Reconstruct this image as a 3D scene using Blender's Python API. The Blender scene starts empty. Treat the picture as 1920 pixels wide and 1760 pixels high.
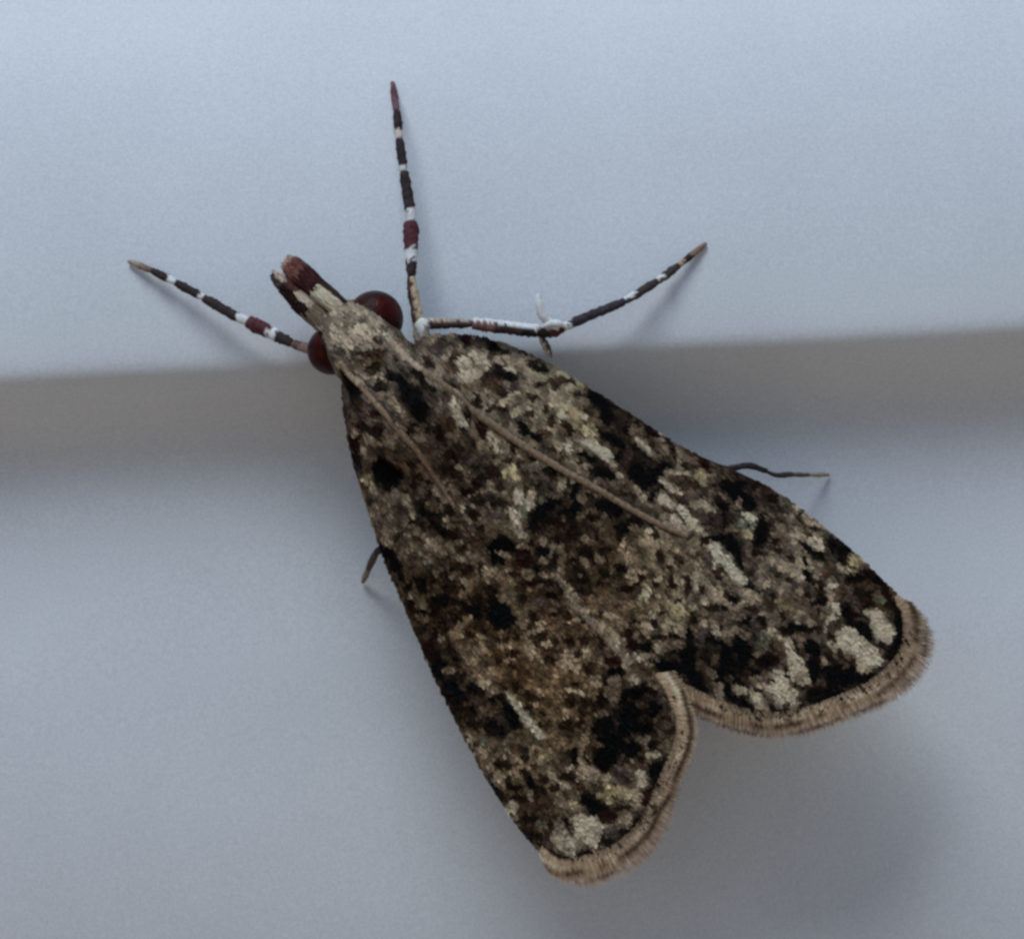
# A small mottled moth resting across the groove between two white painted boards.
# 1 scene unit = 1 mm.
import bpy, bmesh, math, random
import numpy as np
from mathutils import Vector, Matrix
from mathutils.geometry import delaunay_2d_cdt

random.seed(7)
rng = np.random.default_rng(7)
scene = bpy.context.scene
C = scene.collection
scene.unit_settings.scale_length = 0.001

# ------------------------------------------------------------------ camera
D = 60.0                       # mm from lens to the face of the upper board
S = 0.008                      # mm on the board per photo pixel
TH = math.radians(2.83)        # the camera is held slightly rolled
ct, st = math.cos(TH), math.sin(TH)
cam_d = bpy.data.cameras.new('camera')
cam = bpy.data.objects.new('camera', cam_d)
C.objects.link(cam)
cam_d.sensor_width = 36.0
cam_d.lens = 36.0 * D / (1920 * S)
cam_d.clip_start = 1.0
cam_d.clip_end = 100000.0
cam.matrix_world = Matrix(((ct, st, 0, 0), (0, 0, -1, -D), (-st, ct, 0, 0), (0, 0, 0, 1)))
cam_d.dof.use_dof = True
cam_d.dof.focus_distance = D - 1.6
cam_d.dof.aperture_fstop = 48.0
scene.camera = cam

# ------------------------------------------------------------------ soft high light from a hazy sun in front, blue sky all round
SUN_AZ = math.radians(-18)
SUN_EL = math.radians(58)
SUN_DIR = Vector((math.sin(SUN_AZ) * math.cos(SUN_EL), -math.cos(SUN_AZ) * math.cos(SUN_EL), math.sin(SUN_EL)))      # towards the sun
world = bpy.data.worlds.new('World')
scene.world = world
world.use_nodes = True
wn = world.node_tree
bg = wn.nodes['Background']
sky = wn.nodes.new('ShaderNodeTexSky')
sky.sky_type = 'NISHITA'
sky.sun_disc = False
sky.sun_elevation = SUN_EL
sky.sun_rotation = math.atan2(SUN_DIR.x, SUN_DIR.y)
sky.air_density = 1.0
sky.dust_density = 0.0
sky.ozone_density = 4.0
wn.links.new(sky.outputs[0], bg.inputs[0])
bg.inputs[1].default_value = 0.05
sun_d = bpy.data.lights.new('sun', 'SUN')
sun_d.energy = 1.5
sun_d.angle = math.radians(28)
sun_d.color = (0.86, 0.935, 1.0)
sun = bpy.data.objects.new('sun', sun_d)
C.objects.link(sun)
sun.rotation_euler = (-SUN_DIR).to_track_quat('-Z', 'Y').to_euler()

vs = scene.view_settings
vs.view_transform = 'Standard'
vs.look = 'None'
vs.gamma = 1.0
vs.use_curve_mapping = False
vs.exposure = 0.37
scene.cycles.pixel_filter_type = 'BLACKMAN_HARRIS'
scene.cycles.filter_width = 2.9

# ------------------------------------------------------------------ helpers
def P(px, py, h):
    """Point of the place seen at photo pixel (px, py), h mm in front of the upper board's face (arrays welcome)."""
    px = np.asarray(px, float); py = np.asarray(py, float); h = np.asarray(h, float)
    k = S * (D - h) / D
    xc = (px - 960) * k
    zc = (880 - py) * k
    return np.stack(np.broadcast_arrays(ct * xc + st * zc, -h, -st * xc + ct * zc), -1)

def mesh_obj(name, verts, faces, mat, parent=None, cols=None, smooth=True):
    me = bpy.data.meshes.new(name)
    me.from_pydata([tuple(v) for v in verts], [], [tuple(f) for f in faces])
    if cols is not None:
        a = me.color_attributes.new('pigment', 'FLOAT_COLOR', 'POINT')
        c = np.ones((len(verts), 4), np.float32)
        c[:, :3] = np.asarray(cols)
        a.data.foreach_set('color', c.ravel())
    if smooth:
        me.polygons.foreach_set('use_smooth', [True] * len(me.polygons))
    me.materials.append(mat)
    me.update()
    o = bpy.data.objects.new(name, me)
    C.objects.link(o)
    if parent is not None:
        o.parent = parent
    return o

def lin(c):
    c = np.asarray(c, float) / 255.0
    return np.where(c <= 0.04045, c / 12.92, ((c + 0.055) / 1.055) ** 2.4)

ILLUM = np.array([0.45, 0.50, 0.585])        # what an ideal white shows here
def alb(c, k=1.0):
    """Pigment (albedo) of a thing the photograph shows as sRGB c."""
    return np.clip(lin(c) / ILLUM * k, 0.003, 0.85)

def vnoise(x, y, cell, seed):
    """Smooth value noise in 0..1 on arrays."""
    r = np.random.default_rng(seed).random((257, 257))
    x = np.asarray(x, float) / cell + 1000.0; y = np.asarray(y, float) / cell + 1000.0
    xi = np.floor(x).astype(int); yi = np.floor(y).astype(int)
    fx = x - xi; fy = y - yi
    fx = fx * fx * (3 - 2 * fx); fy = fy * fy * (3 - 2 * fy)
    a = r[yi % 256, xi % 256]; b = r[yi % 256, (xi + 1) % 256]
    c = r[(yi + 1) % 256, xi % 256]; d = r[(yi + 1) % 256, (xi + 1) % 256]
    return (a * (1 - fx) + b * fx) * (1 - fy) + (c * (1 - fx) + d * fx) * fy

def pigment_material(name, rough=0.6, spec=0.25, sheen=0.0):
    m = bpy.data.materials.new(name); m.use_nodes = True
    nt = m.node_tree; b = nt.nodes['Principled BSDF']
    at = nt.nodes.new('ShaderNodeAttribute'); at.attribute_name = 'pigment'
    nz = nt.nodes.new('ShaderNodeTexNoise'); nz.inputs['Scale'].default_value = 14.0; nz.inputs['Detail'].default_value = 3
    tc = nt.nodes.new('ShaderNodeTexCoord')
    nt.links.new(tc.outputs['Object'], nz.inputs['Vector'])
    mr = nt.nodes.new('ShaderNodeMapRange'); mr.inputs[1].default_value = 0.3; mr.inputs[2].default_value = 0.7
    mr.inputs[3].default_value = 0.82; mr.inputs[4].default_value = 1.15
    nt.links.new(nz.outputs['Fac'], mr.inputs[0])
    mx = nt.nodes.new('ShaderNodeVectorMath'); mx.operation = 'SCALE'
    nt.links.new(at.outputs['Color'], mx.inputs[0]); nt.links.new(mr.outputs[0], mx.inputs['Scale'])
    nt.links.new(mx.outputs[0], b.inputs['Base Color'])
    b.inputs['Roughness'].default_value = rough
    b.inputs['Specular IOR Level'].default_value = spec
    return m

M_scale = pigment_material('wing_scale_pigment', 0.7, 0.05)
M_leg = pigment_material('leg_scale_pigment', 0.65, 0.10)
M_hair = pigment_material('fringe_hair_pigment', 0.75, 0.05)

# eye: deep red, finely faceted, glossy
M_eye = bpy.data.materials.new('compound_eye'); M_eye.use_nodes = True
nt = M_eye.node_tree; b = nt.nodes['Principled BSDF']
vor = nt.nodes.new('ShaderNodeTexVoronoi'); vor.inputs['Scale'].default_value = 34.0
tc = nt.nodes.new('ShaderNodeTexCoord'); nt.links.new(tc.outputs['Object'], vor.inputs['Vector'])
nz = nt.nodes.new('ShaderNodeTexNoise'); nz.inputs['Scale'].default_value = 4.0
nt.links.new(tc.outputs['Object'], nz.inputs['Vector'])
cr = nt.nodes.new('ShaderNodeValToRGB')
cr.color_ramp.elements[0].position = 0.38; cr.color_ramp.elements[0].color = (0.018, 0.0010, 0.0012, 1)
cr.color_ramp.elements[1].position = 0.68; cr.color_ramp.elements[1].color = (0.055, 0.0055, 0.0025, 1)
nt.links.new(nz.outputs['Fac'], cr.inputs[0]); nt.links.new(cr.outputs[0], b.inputs['Base Color'])
bp = nt.nodes.new('ShaderNodeBump'); bp.inputs['Strength'].default_value = 0.25; bp.inputs['Distance'].default_value = 0.03; bp.invert = True
nt.links.new(vor.outputs['Distance'], bp.inputs['Height']); nt.links.new(bp.outputs[0], b.inputs['Normal'])
b.inputs['Roughness'].default_value = 0.30; b.inputs['Specular IOR Level'].default_value = 0.12

# white exterior paint: very fine stipple, faint unevenness
M_paint = bpy.data.materials.new('white_exterior_paint'); M_paint.use_nodes = True
nt = M_paint.node_tree; b = nt.nodes['Principled BSDF']
tc = nt.nodes.new('ShaderNodeTexCoord')
n1 = nt.nodes.new('ShaderNodeTexNoise'); n1.inputs['Scale'].default_value = 26.0; n1.inputs['Detail'].default_value = 2.0
n2 = nt.nodes.new('ShaderNodeTexNoise'); n2.inputs['Scale'].default_value = 0.35; n2.inputs['Detail'].default_value = 3.0
n3 = nt.nodes.new('ShaderNodeTexNoise'); n3.inputs['Scale'].default_value = 9.0; n3.inputs['Detail'].default_value = 2.0
for n in (n1, n2, n3): nt.links.new(tc.outputs['Object'], n.inputs['Vector'])
r1 = nt.nodes.new('ShaderNodeValToRGB')
r1.color_ramp.elements[0].position = 0.3; r1.color_ramp.elements[0].color = (0.675, 0.71, 0.75, 1)
r1.color_ramp.elements[1].position = 0.7; r1.color_ramp.elements[1].color = (0.79, 0.83, 0.86, 1)
nt.links.new(n1.outputs['Fac'], r1.inputs[0])
r2 = nt.nodes.new('ShaderNodeMapRange'); r2.inputs[1].default_value = 0.3; r2.inputs[2].default_value = 0.7
r2.inputs[3].default_value = 0.96; r2.inputs[4].default_value = 1.03
nt.links.new(n2.outputs['Fac'], r2.inputs[0])
sc = nt.nodes.new('ShaderNodeVectorMath'); sc.operation = 'SCALE'
nt.links.new(r1.outputs[0], sc.inputs[0]); nt.links.new(r2.outputs[0], sc.inputs['Scale'])
nt.links.new(sc.outputs[0], b.inputs['Base Color'])
bp = nt.nodes.new('ShaderNodeBump'); bp.inputs['Strength'].default_value = 0.12; bp.inputs['Distance'].default_value = 0.02
nt.links.new(n3.outputs['Fac'], bp.inputs['Height'])
bp2 = nt.nodes.new('ShaderNodeBump'); bp2.inputs['Strength'].default_value = 0.12; bp2.inputs['Distance'].default_value = 0.01
nt.links.new(n1.outputs['Fac'], bp2.inputs['Height']); nt.links.new(bp.outputs[0], bp2.inputs['Normal'])
nt.links.new(bp2.outputs[0], b.inputs['Normal'])
b.inputs['Roughness'].default_value = 0.45; b.inputs['Specular IOR Level'].default_value = 0.3

# ------------------------------------------------------------------ the wall: one painted moulding with a rounded step and a cove under it
XW = 3000.0
def up_y(z):
    return 0.044 * (min(z, 9.0) - 2.2) ** 2 + max(z - 9.0, 0) * 0.598
def low_y(z):
    q = max(-1.8 - z, 0.0)
    return 1.357 + 0.017 * min(q, 7.0) ** 2 + max(q - 7.0, 0) * 0.238
PROF = [(up_y(z), z) for z in np.linspace(30, 2.6, 60)]
PROF += [(0.001, 2.2), (0.004, 2.02), (0.012, 1.89), (0.030, 1.79), (0.062, 1.71), (0.11, 1.64), (0.185, 1.57), (0.28, 1.48), (0.42, 1.36), (0.58, 1.23), (0.74, 1.09),
         (0.89, 0.94), (1.02, 0.78), (1.12, 0.62), (1.195, 0.46), (1.25, 0.28), (1.285, 0.10), (1.31, -0.10), (1.33, -0.35), (1.345, -0.7), (1.352, -1.1), (1.356, -1.6)]
PROF += [(low_y(z), z) for z in np.linspace(-2.2, -30, 60)]

def wall_y(z):
    pts = sorted((zz, yy) for yy, zz in PROF)
    return float(np.interp(z, [q[0] for q in pts], [q[1] for q in pts]))

def build_wall():
    xs = np.concatenate([[-XW, -800, -200], np.linspace(-60, 60, 61), [200, 800, XW]])
    ring = [(17.5, 40.0), (17.5, 1500.0)][::-1] + PROF + [(9.2, -40.0), (9.2, -1000.0), (90.0, -1000.0), (90.0, 1500.0)]
    n = len(ring)
    v = []; f = []
    for x in xs:
        for y, z in ring:
            w = 0.012 * math.sin(0.9 * x + 0.4 * z) + 0.012 * math.sin(0.37 * x + 2.1) if abs(z) < 8 and y < 4 else 0.0
            v.append((x, y + w * 0.5, z + w))
    for i in range(len(xs) - 1):
        for j in range(n):
            a = i * n + j; b_ = i * n + (j + 1) % n
            f.append((a, a + n, b_ + n, b_))
    f.append(tuple(range(n))); f.append(tuple(reversed([(len(xs) - 1) * n + j for j in range(n)])))
    o = mesh_obj('wall', v, f, M_paint)
    for pl in o.data.polygons:
        if len(pl.vertices) > 4 or abs(pl.center.z) > 30: pl.use_smooth = False
    return o
wall = build_wall()
wall['kind'] = 'structure'
wall['label'] = 'white painted wall with a shadowed step running across behind the moth'
wall['category'] = 'wall'

# unseen terracotta-coloured sheet added a metre below to bounce warm light under the step
gm = bpy.data.materials.new('terracotta_paving'); gm.use_nodes = True
nt = gm.node_tree; b = nt.nodes['Principled BSDF']
tc = nt.nodes.new('ShaderNodeTexCoord'); n1 = nt.nodes.new('ShaderNodeTexNoise'); n1.inputs['Scale'].default_value = 0.02; n1.inputs['Detail'].default_value = 6
nt.links.new(tc.outputs['Object'], n1.inputs['Vector'])
r1 = nt.nodes.new('ShaderNodeValToRGB')
r1.color_ramp.elements[0].color = (0.34, 0.225, 0.135, 1); r1.color_ramp.elements[1].color = (0.46, 0.305, 0.19, 1)
nt.links.new(n1.outputs['Fac'], r1.inputs[0]); nt.links.new(r1.outputs[0], b.inputs['Base Color']); b.inputs['Roughness'].default_value = 0.9
bounce_ground = mesh_obj('ground', [(-40000, -40000, -1000), (40000, -40000, -1000), (40000, 40000, -1000), (-40000, 40000, -1000)], [(0, 1, 2, 3)], gm, smooth=False)
bounce_ground['kind'] = 'structure'
bounce_ground['label'] = 'terracotta paved ground at the foot of the white wall'
bounce_ground['category'] = 'ground'

# ------------------------------------------------------------------ the moth: heights and outlines (photo pixels, millimetres of height)
A0 = np.array([660.0, 622.0])
U = np.array([615.0, 763.0]); U /= np.linalg.norm(U)
N = np.array([U[1], -U[0]])

def st_of(p):
    q = np.asarray(p, float) - A0
    return q @ U, q @ N
def px_of(s, t):
    return A0 + np.multiply.outer(np.asarray(s, float), U) + np.multiply.outer(np.asarray(t, float), N)

RING_S = [-62, -50, -25, 10, 45, 75, 95, 130, 180, 240, 300, 360, 500, 700, 850, 880]
RING_W = [8, 34, 58, 74, 75, 70, 78, 96, 108, 104, 88, 80, 80, 60, 25, 4]
RING_T = [0.95, 1.3, 1.54, 1.68, 1.72, 1.70, 1.80, 1.95, 2.05, 1.97, 1.8, 1.5, 1.2, 1.0, 0.8, 0.7]
RING_C = [0.9, 0.9, 0.9, 0.9, 0.9, 0.9, 0.92, 0.97, 1.0, 1.0, 0.95, 0.85, 0.75, 0.7, 0.65, 0.65]

def body_h(s, t):
    w = np.interp(s, RING_S, RING_W); tp = np.interp(s, RING_S, RING_T); c = np.interp(s, RING_S, RING_C)
    q = np.clip(1 - (t / w) ** 2, 0, 1)
    return np.where(q > 0, c + (tp - c) * np.sqrt(q), 0.0)

def wing_h(s, t):
    hr = np.interp(s, [0, 90, 200, 420, 700, 980], [1.25, 1.47, 1.68, 1.68, 1.52, 1.25])
    he = np.interp(s, [0, 100, 250, 420, 560, 700, 1000, 1150], [0.85, 0.78, 0.68, 0.60, 0.56, 0.54, 0.62, 0.66])
    wr = np.interp(s, [0, 100, 367, 750, 1090], [90, 140, 285, 430, 480])
    wl = np.interp(s, [0, 180, 352, 646, 1011], [70, 140, 225, 315, 370])
    w = np.where(t > 0, wr, wl)
    e = np.clip(np.abs(t) / w, 0, 1.3)
    h = hr - (hr - he) * e ** 1.45
    h = h + 0.035 * np.sin(np.abs(t) / 26.0 + s / 260.0) * np.clip((s - 150) / 300, 0, 1)
    return h

R_OUT = [(770, 650), (800, 628), (880, 626), (960, 648), (1040, 688), (1100, 724), (1200, 788), (1280, 842), (1380, 882), (1460, 922), (1560, 1000),
         (1620, 1052), (1680, 1112), (1714, 1152), (1712, 1200), (1694, 1240), (1650, 1282), (1590, 1312), (1500, 1346), (1420, 1350), (1345, 1326),
         (1285, 1296), (1225, 1250), (1130, 1160), (1040, 1060), (960, 960), (870, 850), (800, 740)]
L_OUT = [(655, 700), (640, 718), (645, 780), (660, 860), (680, 930), (704, 1000), (718, 1044), (750, 1120), (780, 1190), (810, 1260), (840, 1322), (875, 1392),
         (910, 1456), (950, 1522), (1000, 1586), (1043, 1626), (1098, 1620), (1152, 1602), (1192, 1572), (1222, 1532), (1242, 1482), (1258, 1440), (1282, 1395),
         (1286, 1350), (1262, 1290), (1210, 1220), (1140, 1150), (1060, 1060), (980, 960), (890, 850), (800, 760), (720, 700)]

def smooth_poly(pts, n=2):
    p = np.array(pts, float)
    for _ in range(n):
        q = np.roll(p, -1, 0)
        a = 0.75 * p + 0.25 * q; b_ = 0.25 * p + 0.75 * q
        p = np.stack([a, b_], 1).reshape(-1, 2)
    return p

def inside(poly, x, y):
    poly = np.asarray(poly); x = np.asarray(x); y = np.asarray(y)
    r = np.zeros(x.shape, bool)
    j = len(poly) - 1
    for i in range(len(poly)):
        xi, yi = poly[i]; xj, yj = poly[j]
        c = ((yi > y) != (yj > y)) & (x < (xj - xi) * (y - yi) / ((yj - yi) if yj != yi else 1e-9) + xi)
        r ^= c
        j = i
    return r

R_POLY, L_POLY = smooth_poly(R_OUT), smooth_poly(L_OUT)

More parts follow.
